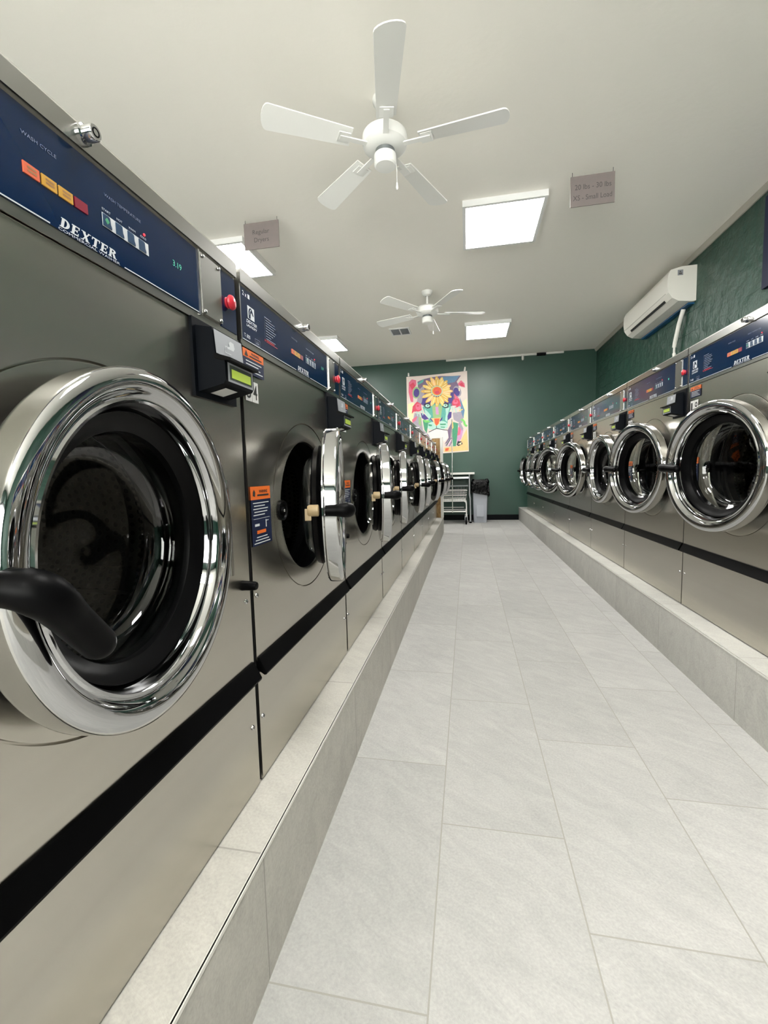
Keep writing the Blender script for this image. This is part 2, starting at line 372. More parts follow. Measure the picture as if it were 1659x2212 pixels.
# trims at the ceiling
bm = bmesh.new(); prism(bm, [(XW, ZC-.045), (XW-.012, ZC-.045), (XW-.03, ZC-.012), (XW-.03, ZC), (XW, ZC)], 'y', YF, YW); 
me_o = struct('trim_1', bm, mat('ceiling_trim', (.42, .40, .35), .6))
bm = bmesh.new(); box(bm, -.36, 1.62, YW-.025, YW, ZC-.035, ZC-.005); struct('trim_2', bm, CONDUIT)

# raised tiled platforms (curbs)
def curb(name, x0, x1, xf, z, y0, y1, m, sgn):
    bm = bmesh.new(); box(bm, min(x0, x1), max(x0, x1), y0, y1, 0, z)
    o = struct(name, bm, m)
    bm = bmesh.new()
    box(bm, xf-.0022, xf+.0022, y0, y1, z-.004, z+.0014); box(bm, xf-.004 if sgn > 0 else xf, xf if sgn > 0 else xf+.004, y0, y1, z-.001, z+.0014)
    e = obj('edge_trim', bm, SCHL, parent=o); return o
curb('trim_3', XCL, -1.35, XCL, ZL, -1.2, 6.33, CURBL, 1)
curb('trim_4', XCR, XW, XCR, ZR, -1.2, YW, CURBR, -1)

# ------------------------------------------------------------------ washer
class D: pass
S3 = D(); S3.W = .6545; S3.H = 1.040; S3.dep = .72; S3.slot = (.231, .258); S3.pan = (.903, 1.006); S3.ledge = .893
S3.c = (.326, .557); S3.k = 1.0325; S3.kd = .9; S3.kh = .95; S3.ro = .2185; S3.hd = .028; S3.px = 1.0; S3.plate = (.541, .600); S3.pend = .537; S3.red = (.624, .953); S3.rd = .507; S3.lab = .003
S3.knob = (.322, 1.024); S3.model = 'T-300'; S3.num = '2'; S3.stop = (.628, .428); S3.scr = ((.012, .394), (.012, .135), (.636, .394), (.636, .135)); S3.lz = 0; S3.warn2 = .617
S4 = D(); S4.W = .764; S4.H = 1.179; S4.dep = .80; S4.slot = (.256, .284); S4.pan = (1.012, 1.141); S4.ledge = 1.003
S4.c = (.3845, .643); S4.k = 1.215; S4.kd = 1.1; S4.kh = 1.14; S4.ro = .262; S4.hd = .037; S4.px = 1.19; S4.plate = (.644, .707); S4.pend = .764; S4.red = (.733, 1.075); S4.rd = .632; S4.lab = .022
S4.knob = (.42, 1.158); S4.model = 'T-400'; S4.num = '3'; S4.stop = (.74, .50); S4.scr = ((.02, .45), (.02, .152), (.745, .45), (.745, .152)); S4.lz = .109; S4.warn2 = .685

def face_with_hole(bm, x0, x1, z0, z1, cx, cz, r, y, n=96):
    inner = [bm.verts.new((cx+r*math.cos(2*PI*i/n), y, cz+r*math.sin(2*PI*i/n))) for i in range(n)]
    def outp(a):
        dx, dz = math.cos(a), math.sin(a); t = 1e9
        if dx > 1e-9: t = min(t, (x1-cx)/dx)
        if dx < -1e-9: t = min(t, (x0-cx)/dx)
        if dz > 1e-9: t = min(t, (z1-cz)/dz)
        if dz < -1e-9: t = min(t, (z0-cz)/dz)
        return (cx+dx*t, y, cz+dz*t)
    angs = [2*PI*i/n for i in range(n)]
    outer = [bm.verts.new(outp(a)) for a in angs]
    cor = [(math.atan2(z-cz, x-cx) % (2*PI), (x, y, z)) for x in (x0, x1) for z in (z0, z1)]
    for i in range(n):
        j = (i+1) % n; a0 = angs[i]; a1 = angs[i]+2*PI/n
        mid = [bm.verts.new(p) for a, p in cor if a0 < a < a1]
        bm.faces.new([inner[i], inner[j], outer[j]] + mid + [outer[i]])

def number_sticker(parent, s, num):
    bm = bmesh.new(); h = .041 if s is S3 else .054; w_ = .053 if s is S3 else .066; x = s.lab+.003; z = .829-h if s is S3 else .934-h
    rect(bm, x, x+w_*.49, z, z+h, -.0022, 0); rect(bm, x+w_*.51, x+w_, z, z+h, -.0022, 0)
    add_text(bm, num[0], x+w_*.08, z+h*.15, h*.7, -.0026, 1, width=w_*.33 if num[0] != '1' else w_*.2, bold=.01)
    add_text(bm, num[1], x+w_*.58, z+h*.15, h*.7, -.0026, 1, width=w_*.33 if num[1] != '1' else w_*.2, bold=.01)
    o = obj('number_sticker', bm, [PAPER, INK], parent); o['label'] = 'white sticker with black number %s' % num
    return o

def make_washer(s, name):
    root = empty(name); W, H, cx, cz, k, kd, kh = s.W, s.H, s.c[0], s.c[1], s.k, s.kd, s.kh
    # cabinet: sides, back, top and a dark front frame behind the steel sheets
    bm = bmesh.new(); box(bm, .002, W-.002, .012, .030, .001, s.ledge-.004)
    bmesh.ops.delete(bm, geom=bm.faces[:], context='FACES_ONLY')
    bm.free(); bm = bmesh.new()
    for x0, x1 in ((.001, .010), (W-.010, W-.001)): box(bm, x0, x1, .004, s.dep, 0, H-.012)
    box(bm, .010, W-.010, s.dep-.01, s.dep, 0, H-.012); box(bm, .001, W-.001, .02, s.dep, H-.032, H-.010); box(bm, .010, W-.010, .02, s.dep, 0, .02)
    obj('cabinet', bm, mat('cabinet_grey', (.012, .012, .012), .5, .0) if 'cabinet_grey' not in bpy.data.materials else bpy.data.materials['cabinet_grey'], root)
    # upper front sheet with round opening and pressed recess
    ro = s.ro
    bm = bmesh.new(); z0, z1 = s.slot[1], s.ledge-.003
    face_with_hole(bm, 0, W, z0, z1, cx, cz, ro, 0)
    for a, b, c, d in ((0, 0, z0, z1), (W, W, z0, z1)): poly(bm, [(a, 0, c), (a, .0025, c), (a, .0025, d), (a, 0, d)])
    poly(bm, [(0, 0, z1), (W, 0, z1), (W, .012, z1), (0, .012, z1)]); poly(bm, [(0, 0, z0), (W, 0, z0), (W, .012, z0), (0, .012, z0)])
    lathe(bm, [(ro, 0), (ro-.0003, .007), (ro-.0024, .007), (ro-.0028, .0006), (ro-.0045, .0004), (.200*kh, .0012), (.184*kh, .0016), (.1795*kh, .003), (.178*kh, .009)], 96, (cx, 0, cz))
    obj('front_panel', bm, STEEL, root, recalc=True)
    bm = bmesh.new(); box(bm, 0, W, 0, .004, .004, s.slot[0], 0); obj('lower_panel', bm, STEEL, root, bevel=.0012)
    # black lip handle between the sheets
    bm = bmesh.new(); a, b = s.slot
    prism(bm, [(.012, a+.002), (-.001, a+.002), (-.001, a+.006), (-.013, a-.002), (-.0175, a-.001), (-.0185, a+.003), (-.016, a+.008), (-.005, b+.002), (-.0035, b+.007), (.012, b+.007)], 'x', .004, W-.004)
    obj('lower_lip', bm, BLACK, root, bevel=.0012)
    # top cap
    bm = bmesh.new(); t = s.pan[1]+.003
    prism(bm, [(-.006, t), (.03, t), (.03, H-.008), (s.dep, H-.008), (s.dep, H), (.004, H), (-.003, H-.002), (-.006, H-.007)], 'x', -.0, W+.0)
    obj('top_cap', bm, STEELCAP, root, bevel=.0012)
    bm = bmesh.new(); kx, kz = s.knob
    lathe(bm, [(.0001, -.024), (.0075, -.024), (.0085, -.0225), (.0085, -.012), (.0105, -.011), (.0108, -.006)], 24, (kx, 0, kz)); lathe(bm, [(.0035, -.0243), (.0045, -.0245), (.0050, -.0243)], 16, (kx, 0, kz), mi=1)
    obj('lid_lock', bm, [CHROME, BLACK], root)
    # ledge under the control panel
    bm = bmesh.new(); prism(bm, [(-.003, s.ledge-.002), (.02, s.ledge-.002), (.02, s.pan[0]+.001), (-.001, s.pan[0]+.001), (-.001, s.ledge+.003), (-.003, s.ledge+.002)], 'x', 0, W)
    obj('panel_ledge', bm, STEELCAP, root, bevel=.0008)
    # control panel
    p0, p1 = s.pan; px = s.px; y = -.0025
    bm = bmesh.new(); box(bm, .0, .0035, -.003, .02, p0, p1+.003, 1); box(bm, .0035, W-.0, -.0005, .02, p0, p1+.003, 1)
    box(bm, .005, s.pend, -.002, .0, p0+.002, p1-.001, 0)
    if s is S3: box(bm, s.plate[1], W-.002, -.002, .0, p0+.002, p1-.001, 0); box(bm, s.pend, s.pend+.004, -.004, 0, p0, p1, 1)
    else: box(bm, W-.0035, W, -.003, .02, p0, p1+.003, 1)
    cp = obj('control_panel', bm, [NAVY, STEELCAP], root)
    bm = bmesh.new(); box(bm, s.plate[0], s.plate[1], -.005, -.001, p0+.004, p1-.003, 0)
    for z in (p0+.008, p1-.007):
        for x in (s.plate[0]+.006, s.plate[1]-.006): lathe(bm, [(.0001, -.0075), (.003, -.0070), (.0035, -.005)], 10, (x, 0, z))
    obj('cover_plate', bm, STEELCAP, cp)
    bm = bmesh.new(); rx, rz = s.red
    lathe(bm, [(.0001, -.0155), (.008, -.015), (.0122, -.0125), (.0132, -.0095), (.0115, -.0070), (.0095, -.0050), (.0100, -.002)], 24, (rx, 0, rz)); ob = obj('stop_button', bm, RED, cp)
    # lettering: u = position along panel in the smaller machine's coordinates
    def U(u): return u*px
    def Z(z): return p0+(z-.903)*(p1-p0)/.103
    kz_ = (p1-p0)/.103
    bm = bmesh.new()
    slab_word(bm, U(.286), Z(.9090), .0105*kz_, .080*px, y, 0)
    add_text(bm, 'COMMERCIAL WASHER', U(.2845), Z(.9050), .0029*kz_, y, 0, width=.084*px)
    rect(bm, .006, U(.275), Z(.9052), Z(.9066), y, 0); rect(bm, U(.376), s.pend-.003, Z(.9052), Z(.9066), y, 0)
    # maker's emblem: horse head on a white tile, words below
    rect(bm, U(.030), U(.058), Z(.952), Z(.9765), y, 0)
    add_text(bm, 'DEXTER', U(.0235), Z(.9425), .0062*kz_, y, 0, width=.044*px, bold=.02, shear=.2); add_text(bm, 'LAUNDRY', U(.0235), Z(.9350), .0048*kz_, y, 0, width=.044*px, bold=.02, shear=.2)
    horse = [(.034, .953), (.034, .966), (.037, .9715), (.042, .9745), (.047, .9735), (.0505, .969), (.0545, .9625), (.0535, .9605), (.0500, .9615), (.0485, .9640), (.0465, .9655), (.0440, .9650), (.0420, .9600), (.0415, .953)]
    poly(bm, [(U(a), y-.0002, Z(b)) for a, b in horse], 1)
    arc = [(.0435+.006*math.cos(t), .960+.0115*math.sin(t)) for t in [PI*i/10 for i in range(11)]]
    arc2 = [(.0435+.0045*math.cos(t), .960+.0095*math.sin(t)) for t in [PI*i/10 for i in range(11)]]
    for i in range(5, 10): poly(bm, [(U(p[0]), y-.0004, Z(p[1])) for p in (arc[i], arc[i+1], arc2[i+1], arc2[i])], 0)
    add_text(bm, s.model, U(.012), Z(.9115), .0068*kz_, y, 0, width=.024*px, bold=.01)
    add_text(bm, s.num+' x', U(.012), Z(.990), .0085*kz_, y, 0, width=.017*px, bold=.01); rect(bm, U(.033), U(.041), Z(.990), Z(.9985), y, 0)
    for r_ in ((.056, .078, .919, .9198), (.056, .078, .9078, .9086), (.056, .0567, .908, .919), (.0773, .078, .908, .919), (.060, .074, .9105, .9125), (.062, .072, .9145, .9155)): rect(bm, U(r_[0]), U(r_[1]), Z(r_[2]), Z(r_[3]), y, 2)
    rect(bm, U(.104), U(.1047), Z(.935), Z(.980), y, 2)
    for i in range(9):
        L = [.034, .050, .054, .046, .056, .050, .040, .030, .052][i]; rect(bm, U(.104 if i == 0 else .109), U(.104+L), Z(.978-i*.0055), Z(.9797-i*.0055), y, 2)
    poly(bm, [(U(.101), y, Z(.928)), (U(.106), y, Z(.928)), (U(.1035), y, Z(.9335))], 3); rect(bm, U(.109), U(.150), Z(.9305), Z(.9322), y, 3); rect(bm, U(.109), U(.165), Z(.9275), Z(.9287), y, 3)
    add_text(bm, 'WASH CYCLE', U(.251), Z(.9775), .0036*kz_, y, 2, width=.038*px)
    add_text(bm, 'WASH TEMPERATURE', U(.351), Z(.9775), .0036*kz_, y, 2, width=.060*px)
    for tx, u0, wd in (('START', .346, .013), ('HOT', .3685, .009), ('WARM', .388, .012), ('COLD', .4085, .011)): add_text(bm, tx, U(u0), Z(.9595), .0026*kz_, y, 0, width=wd*px)
    obj('panel_lettering', bm, [WHITE, NAVY, GREYINK, RED], cp, recalc=False)
    for i, m_ in enumerate((CYC_O, CYC_Y, CYC_Y, CYC_R)):
        u0 = .2500+i*.0192; bm = bmesh.new(); box(bm, U(u0), U(u0+.0168), -.0034, -.002, Z(.9405), Z(.9515), 0)
        if i < 3:
            for q in range(2): rect(bm, U(u0+.004), U(u0+.0138), Z(.9435+q*.0035), Z(.9455+q*.0035), -.0036, 1)
        obj('cycle_light', bm, [m_, mat('cycle_text', (.25, .12, .04), .6) if 'cycle_text' not in bpy.data.materials else bpy.data.materials['cycle_text']], cp)
    bm = bmesh.new(); rect(bm, U(.3450), U(.4225), Z(.9405), Z(.9560), y-.0002, 0); obj('key_frame', bm, WHITE, cp, recalc=False)
    for i in range(4):
        u0 = .3462+i*.0194; bm = bmesh.new()
        prism(bm, [(U(u0), Z(.9415)), (U(u0+.0125), Z(.9415)), (U(u0+.0125), Z(.9440)), (U(u0+.0110), Z(.9470)), (U(u0+.0105), Z(.9540)), (U(u0+.0085), Z(.9550)), (U(u0), Z(.9550))], 'y', -.0036, -.0028)
        if i == 0: poly(bm, [(U(u0+.002), -.0038, Z(.9485)), (U(u0+.0055), -.0038, Z(.9445)), (U(u0+.0092), -.0038, Z(.9485)), (U(u0+.0055), -.0038, Z(.9525))], 1)
        obj('push_key', bm, [KEYB, KEYG], cp)
    bm = bmesh.new(); lathe(bm, [(.0001, -.0036), (.0016*px, -.0034), (.0019*px, -.0024)], 12, (U(.416), 0, Z(.9655))); obj('indicator_light', bm, LED_R, cp)
    bm = bmesh.new()
    if s is S3: add_text(bm, '3.19', U(.4735), Z(.952), .0085, y, 0, width=.020)
    else: rect(bm, U(.4735), U(.482), Z(.953), Z(.960), y, 0)
    obj('display_digits', bm, LED_G, cp, recalc=False)
    # labels on the steel
    bm = bmesh.new(); x0 = s.lab; zt = .889+s.lz-(0 if s is S3 else .004)
    rect(bm, x0, x0+.087, zt-.016, zt, -.0022, 0); rect(bm, x0, x0+.087, zt-.047, zt-.016, -.0022, 1)
    poly(bm, [(x0+.006, -.0026, zt-.0135), (x0+.020, -.0026, zt-.0135), (x0+.013, -.0026, zt-.002)], 2)
    add_text(bm, 'WARNING', x0+.033, zt-.008, .0052, -.0026, 2, width=.034, bold=.02); rect(bm, x0+.026, x0+.078, zt-.0125, zt-.0102, -.0026, 2)
    for i in range(4): rect(bm, x0+.010, x0+.010+(.066, .052, .060, .070)[i], zt-.0235-i*.006, zt-.0215-i*.006, -.0026, 3)
    o = obj('warning_label', bm, [ORANGE, NAVYL, INK, WHITE], root, recalc=False); o['label'] = 'orange and navy warning label under the panel'
    bm = bmesh.new(); x0 = s.lab+.001; zt = s.warn2
    rect(bm, x0, x0+.088, zt-.027, zt, -.0022, 0); rect(bm, x0, x0+.088, zt-.122, zt-.027, -.0022, 1)
    add_text(bm, 'WARNING', x0+.036, zt-.013, .0058, -.0026, 2, width=.038, bold=.02); rect(bm, x0+.028, x0+.080, zt-.020, zt-.0165, -.0026, 2)
    poly(bm, [(x0+.009, -.0026, zt-.019), (x0+.018, -.0026, zt-.021), (x0+.020, -.0026, zt-.012), (x0+.015, -.0026, zt-.006), (x0+.010, -.0026, zt-.011)], 2)
    for i in range(5): rect(bm, x0+.008+.004*(i % 2), x0+.078-(0, .018, .004, .008, .02)[i], zt-.035-i*.0062, zt-.0330-i*.0062, -.0026, 3)
    rect(bm, x0+.008, x0+.080, zt-.0670, zt-.0663, -.0026, 3)
    rect(bm, x0+.012, x0+.032, zt-.082, zt-.077, -.0026, 3); rect(bm, x0+.060, x0+.064, zt-.087, zt-.071, -.0026, 3); rect(bm, x0+.064, x0+.074, zt-.074, zt-.0725, -.0026, 3)
    rect(bm, x0+.020, x0+.060, zt-.098, zt-.091, -.0026, 0)
    for i in range(3): rect(bm, x0+.018-.006*i, x0+.066+.006*i, zt-.106-i*.006, zt-.1040-i*.006, -.0026, 3)
    o = obj('warning_label', bm, [ORANGE, NAVYL, INK, WHITE], root, recalc=False); o['label'] = 'tall orange and navy door warning label'
    for x, z in s.scr:
        bm = bmesh.new(); lathe(bm, [(.0001, -.0036), (.0030, -.0034), (.0048, -.0018), (.0050, 0)], 14, (x, 0, z)); box(bm, x-.0026, x+.0026, -.0040, -.0032, z-.0005, z+.0005, 1); box(bm, x-.0005, x+.0005, -.0040, -.0032, z-.0026, z+.0026, 1)
        obj('screw', bm, [CHROME, INK], root)
    bm = bmesh.new(); lathe(bm, [(.010, .0), (.0095, -.004), (.0085, -.026), (.0070, -.029), (.0001, -.0295)], 20, (s.stop[0], 0, s.stop[1])); obj('door_bumper', bm, BLACK, root)
    bm = bmesh.new(); lathe(bm, [(.0001, -.006), (.008, -.006), (.010, .002), (.019, .0), (.021, -.004), (.0235, -.004), (.0245, .004)], 24, (cx-.178*kh, 0, cz)); lathe(bm, [(.0001, -.0075), (.003, -.0073), (.004, -.006)], 10, (cx-.178*kh, 0, cz), mi=1)
    obj('latch_socket', bm, [BLACK, CHROME], root)
    # tub mouth and drum
    bm = bmesh.new(); lathe(bm, [(.178*kh, .008), (.1775*kh, .018), (.174*kh, .034), (.174*kh, .044), (.178*kh, .05), (.178*kh, .060), (.170*kh, .066), (.168*kh, .088), (.172*kh, .094)], 72)
    obj('tub_gasket', bm, BLACKG, root, loc=(cx, 0, cz), recalc=False)
    bm = bmesh.new(); lathe(bm, [(.168*kh, .090), (.172*kh, .098), (.225*kh, .112), (.232*kh, .125), (.232*kh, .43), (.220*kh, .445), (.06*kh, .43), (.0001, .42)], 72)
    for a in (1.0, 1.0+2*PI/3, 1.0+4*PI/3):      # lifter ribs
        R_ = Matrix.Rotation(a, 4, 'Y'); box(bm, -.02, .02, .14, .42, -.232*kh, -.19*kh, M=R_)
    obj('drum', bm, DRUM, root, loc=(cx, 0, cz), recalc=False)
    # hinge
    hx = cx+.200*k+s.hd
    bm = bmesh.new()
    for z0_, z1_ in ((-.095, -.030), (-.028, .036), (.038, .075)): lathe(bm, [(.0001, z0_), (.0065, z0_), (.0065, z1_), (.0001, z1_)], 14, (hx+.008, -.011, cz+.0), 'z')
    for v in bm.verts: v.co.z += 0
    box(bm, hx+.002, hx+.030, -.004, 0, cz-.047, cz+.060); obj('hinge', bm, STEELCAP, root)
    # door: chrome ring; origin on the hinge pin
    dx = -(hx-cx)
    bm = bmesh.new()
    lathe(bm, [(.1935*k, .003), (.1990*k, .002), (.2000*k, -.001*kd), (.2000*k, -.004*kd), (.2000*k, -.027*kd), (.2000*k, -.0300*kd), (.1990*k, -.0328*kd), (.1960*k, -.0355*kd), (.1915*k, -.0378*kd), (.1865*k, -.0388*kd), (.1795*k, -.0375*kd), (.1745*k, -.0320*kd), (.1705*k, -.0265*kd), (.1680*k, -.0255*kd), (.1655*k, -.0275*kd), (.1625*k, -.0270*kd), (.1602*k, -.0225*kd), (.1588*k, -.0150*kd), (.1575*k, -.007*kd), (.1555*k, -.003*kd), (.1550*k, .006*kd), (.1935*k, .006*kd)], 128, (dx, 0, 0), closed=True)
    box(bm, -.045*1, -.002, -.016, -.006, -.030, .034)
    door = obj('door', bm, CHROME, root, loc=(hx, -.004, cz)); door['label'] = 'round chrome rimmed glass door'
    bm = bmesh.new(); lathe(bm, [(.1535*k, .006*kd), (.1545*k, .012*kd), (.1500*k, .018*kd), (.1545*k, .024*kd), (.1510*k, .036*kd), (.1450*k, .040*kd), (.1340*k, .036*kd), (.1315*k, .014*kd), (.1330*k, .008*kd), (.1400*k, .003*kd), (.1480*k, -.003*kd), (.1540*k, -.005*kd), (.1560*k, .000*kd)], 96, (dx, 0, 0), closed=True)
    obj('door_gasket', bm, BLACKG, door)
    bm = bmesh.new(); lathe(bm, [(.1320*k, .013*kd), (.1318*k, .020*kd), (.1305*k, .034*kd), (.1275*k, .049*kd), (.1220*k, .060*kd), (.1140*k, .067*kd), (.1020*k, .070*kd), (.06*k, .074*kd), (.0001, .076*kd)], 96, (dx, 0, 0))
    obj('door_glass', bm, GLASS, door)
    hh = (dx-.196*k, -.023*kd, 0)      # handle hub on the free edge
    bm = bmesh.new()
    hp, hr = smooth_path([(0, .018, 0), (0, -.004, 0), (0, -.016, 0), (.003, -.026, 0), (.010, -.032, 0), (.024, -.034, 0), (.045, -.032, 0), (.074, -.030, 0), (.092, -.029, 0), (.100, -.0285, 0), (.1045, -.0285, 0)], [.013, .014, .0155, .0172, .0176, .0165, .0152, .0150, .0148, .0120, .004])
    tube(bm, hp, hr, 28)
    hd = obj('door_handle', bm, BLACK, door, loc=hh)
    bm = bmesh.new(); lathe(bm, [(.010, .012), (.0135, .014), (.0135, .034), (.011, .038), (.0001, .038)], 18); box(bm, -.006, .006, .030, .044, -.022, .004)
    obj('latch_catch', bm, TAN, door, loc=(dx-.186*k, 0, 0))
    # card reader
    bm = bmesh.new(); x0 = s.rd; zb = .768+(0 if s is S3 else .108)
    box(bm, x0, x0+.125, -.005, 0, zb, zb+.124)
    rd = obj('card_reader', bm, READER, root, bevel=.001)
    bm = bmesh.new(); X0, X1 = x0+.008, x0+.100
    prism(bm, [(-.005, zb+.112), (-.034, zb+.106), (-.037, zb+.066), (-.042, zb+.060), (-.053, zb+.060), (-.054, zb+.024), (-.050, zb+.018), (-.005, zb+.008)], 'x', X0, X1)
    bm2 = obj('reader_housing', bm, READER, rd, bevel=.0015)
    # tilted face coordinates
    def F(t, dy=0): return (-.0345-.0195*t-dy, zb+.106-.086*t)
    bm = bmesh.new()
    a0, a1 = (-.0352, zb+.1045), (-.0380, zb+.067)
    poly(bm, [(X0+.003, a0[0], a0[1]), (X1-.003, a0[0], a0[1]), (X1-.003, a1[0], a1[1]), (X0+.003, a1[0], a1[1])], 0)
    cxm = (X0+X1)/2
    hand = [(-.006, .010), (.010, .014), (.017, .022), (.014, .030), (.004, .031), (-.002, .027), (.001, .022), (-.006, .019)]
    poly(bm, [(cxm+p, -.0368, zb+.066+q) for p, q in hand], 1)
    for r_ in ((-.016, .002, .008, .009), (-.016, -.015, .009, .019), (-.016, .0, .018, .019)): rect(bm, cxm+r_[0], cxm+r_[1], zb+.066+r_[2], zb+.066+r_[3], -.0385, 1)
    obj('instruction_plate', bm, [SILVER, WHITE], rd, recalc=False)
    bm = bmesh.new(); prism(bm, [(-.036, zb+.066), (-.064, zb+.057), (-.064, zb+.053), (-.050, zb+.053), (-.036, zb+.058)], 'x', X0-.0015, X1+.0015); obj('reader_hood', bm, BLACK, rd, bevel=.001)
    bm = bmesh.new(); rect(bm, X0+.006, X1-.004, zb+.022, zb+.052, -.0546, 0); rect(bm, X0+.011, X1-.009, zb+.026, zb+.049, -.0550, 1); obj('screen_frame', bm, [SILVER, LCDD], rd, recalc=False)
    bm = bmesh.new(); rect(bm, X0+.016, X1-.013, zb+.029, zb+.043, -.0555, 0); obj('reader_screen', bm, LCD, rd, recalc=False)
    bm = bmesh.new(); ys, zs = (-.012, zb+.0095-.0009), (-.040, zb+.0158-.0009)
    poly(bm, [(X0+.022, ys[0], ys[1]), (X0+.060, ys[0], ys[1]), (X0+.060, zs[0], zs[1]), (X0+.022, zs[0], zs[1])]); obj('reader_sticker', bm, PAPER, rd, recalc=False)
    return root

def set_door(root, deg, latched=False):
    for ch in root.children:
        if ch.name.startswith('door') and not ch.name.startswith('door_bumper'):
            ch.rotation_euler.z = math.radians(deg)
            for g in ch.children:
                if g.name.startswith('door_handle'): g.rotation_euler.y = math.radians(47 if latched else 4)

NL = ['two', 'three', 'four', 'five', 'six', 'seven', 'eight']
ordn = ['', 'nearest', 'second', 'third', 'fourth', 'fifth', 'sixth', 'seventh', 'eighth', 'ninth']
left_label = ['large stainless washer nearest the camera on the left, black lever handle across its glass',
    'stainless washer wearing number 34, second from the camera in the left row, door ajar',
    'stainless washer wearing number 33, third from the camera in the left row, door ajar',
    'stainless washer two beyond the number 34 one in the left row, door ajar',
    'stainless washer in the middle of the left row, fifth from the camera, door ajar',
    'stainless washer sixth from the camera in the left row, door ajar',
    'stainless washer third from the plywood end panel in the left row, door ajar',
    'stainless washer second from the plywood end panel in the left row, door ajar',
    'stainless washer beside the plywood end panel, farthest in the left row, door ajar']
left_deg = [7, 14, 15, 11, 15, 13, 19, 23, 25]
proto3 = make_washer(S3, 'washing_machine')
for i in range(9):
    r_ = proto3 if i == 0 else copy_tree(proto3)
    r_.location = (XL, Y1L+(i-1)*WL, ZL+.001); r_.rotation_euler.z = PI/2
    set_door(r_, left_deg[i], i == 0)
    tag(r_, left_label[i], 'washing machine', 'stainless washers in the left row')
lefts = [o for o in C.objects if o.name.startswith('washing_machine')]
for o in lefts:
    i = round((o.location.y-Y1L)/WL)+1
    number_sticker(o, S3, str(35-i))
right_label = ['large stainless washer wearing number 19, nearest in the right row, round door ajar',
    'stainless washer just beyond number 19 in the right row, under the air conditioner pipe',
    'stainless washer third from the camera in the right row, narrow looking door almost shut',
    'stainless washer fourth from the camera in the right row, door ajar',
    'stainless washer fifth from the camera in the right row, door ajar',
    'stainless washer third from the green back wall in the right row',
    'stainless washer second from the green back wall in the right row',
    'stainless washer closest to the green back wall in the right row']
right_deg = [12.6, 12.5, 4.0, 14.7, 22.3, 17.9, 12, 12]
proto4 = make_washer(S4, 'washing_machine')
rights = []
for i in range(-2, 8):
    r_ = proto4 if i == 0 else copy_tree(proto4)
    r_.location = (XR, Y1R+i*WR, ZR+.001); r_.rotation_euler.z = -PI/2
    set_door(r_, right_deg[i] if i >= 0 else 0, i < 0)
    if i >= 0: tag(r_, right_label[i], 'washing machine', 'stainless washers in the right row')
    else: tag(r_, ('stainless washer directly beside number 19 on its near side, outside the picture', 'stainless washer second from number 19 on its near side, outside the picture')[-i-1], 'washing machine', 'stainless washers in the right row')
    rights.append((i, r_))
for i, r_ in rights: number_sticker(r_, S4, str(19+i))

# ------------------------------------------------------------------ end panel of the left row
bm = bmesh.new(); box(bm, -1.30, -.375, 6.19, 6.27, ZL, 1.352); ep = obj('end_panel', bm, OSB)
tag(ep, 'plywood end panel with white edging at the far end of the left washers', 'partition')
bm = bmesh.new(); box(bm, -.375, -.340, 6.18, 6.28, ZL, 1.37); box(bm, -1.30, -.375, 6.18, 6.28, 1.352, 1.37); obj('white_edging', bm, WOODW, ep)

# ------------------------------------------------------------------ ceiling lights
def light(x, y, wd, ln, label):
    root = empty('ceiling_light', (x, y, ZC))
    bm = bmesh.new(); a, b = wd/2+.025, ln/2+.025
    for x0, x1, y0, y1 in ((-a, a, -b, -ln/2), (-a, a, ln/2, b), (-a, -wd/2, -ln/2, ln/2), (wd/2, a, -ln/2, ln/2)): box(bm, x0, x1, y0, y1, -.045, 0)
    obj('light_frame', bm, LIGHTFR, root)
    bm = bmesh.new(); box(bm, -wd/2, wd/2, -ln/2, ln/2, -.043, -.020); obj('diffuser', bm, PANEL, root)
    tag(root, label, 'ceiling light', 'square ceiling light panels')
LP = [(.283, 3.80, 'bright square ceiling panel nearest the camera, beside the hanging weight sign'),
      (.283, 6.50, 'bright square ceiling panel nearest the green back wall, right of the farther fan'),
      (-2.13, 3.85, 'bright square ceiling panel behind the hanging dryers sign'),
      (-2.13, 6.55, 'small bright ceiling panel at left, just above the washers, farther from the camera')]
for x, y, l in LP: light(x, y, .56, .60, l)
for x in (.283, -2.13):
    for y in (.95, -1.75): light(x, y, .56, .60, 'square ceiling panel overhead outside the picture, %s column, %s' % ('right' if x > 0 else 'left', 'beside the camera' if y > 0 else 'behind the camera'))

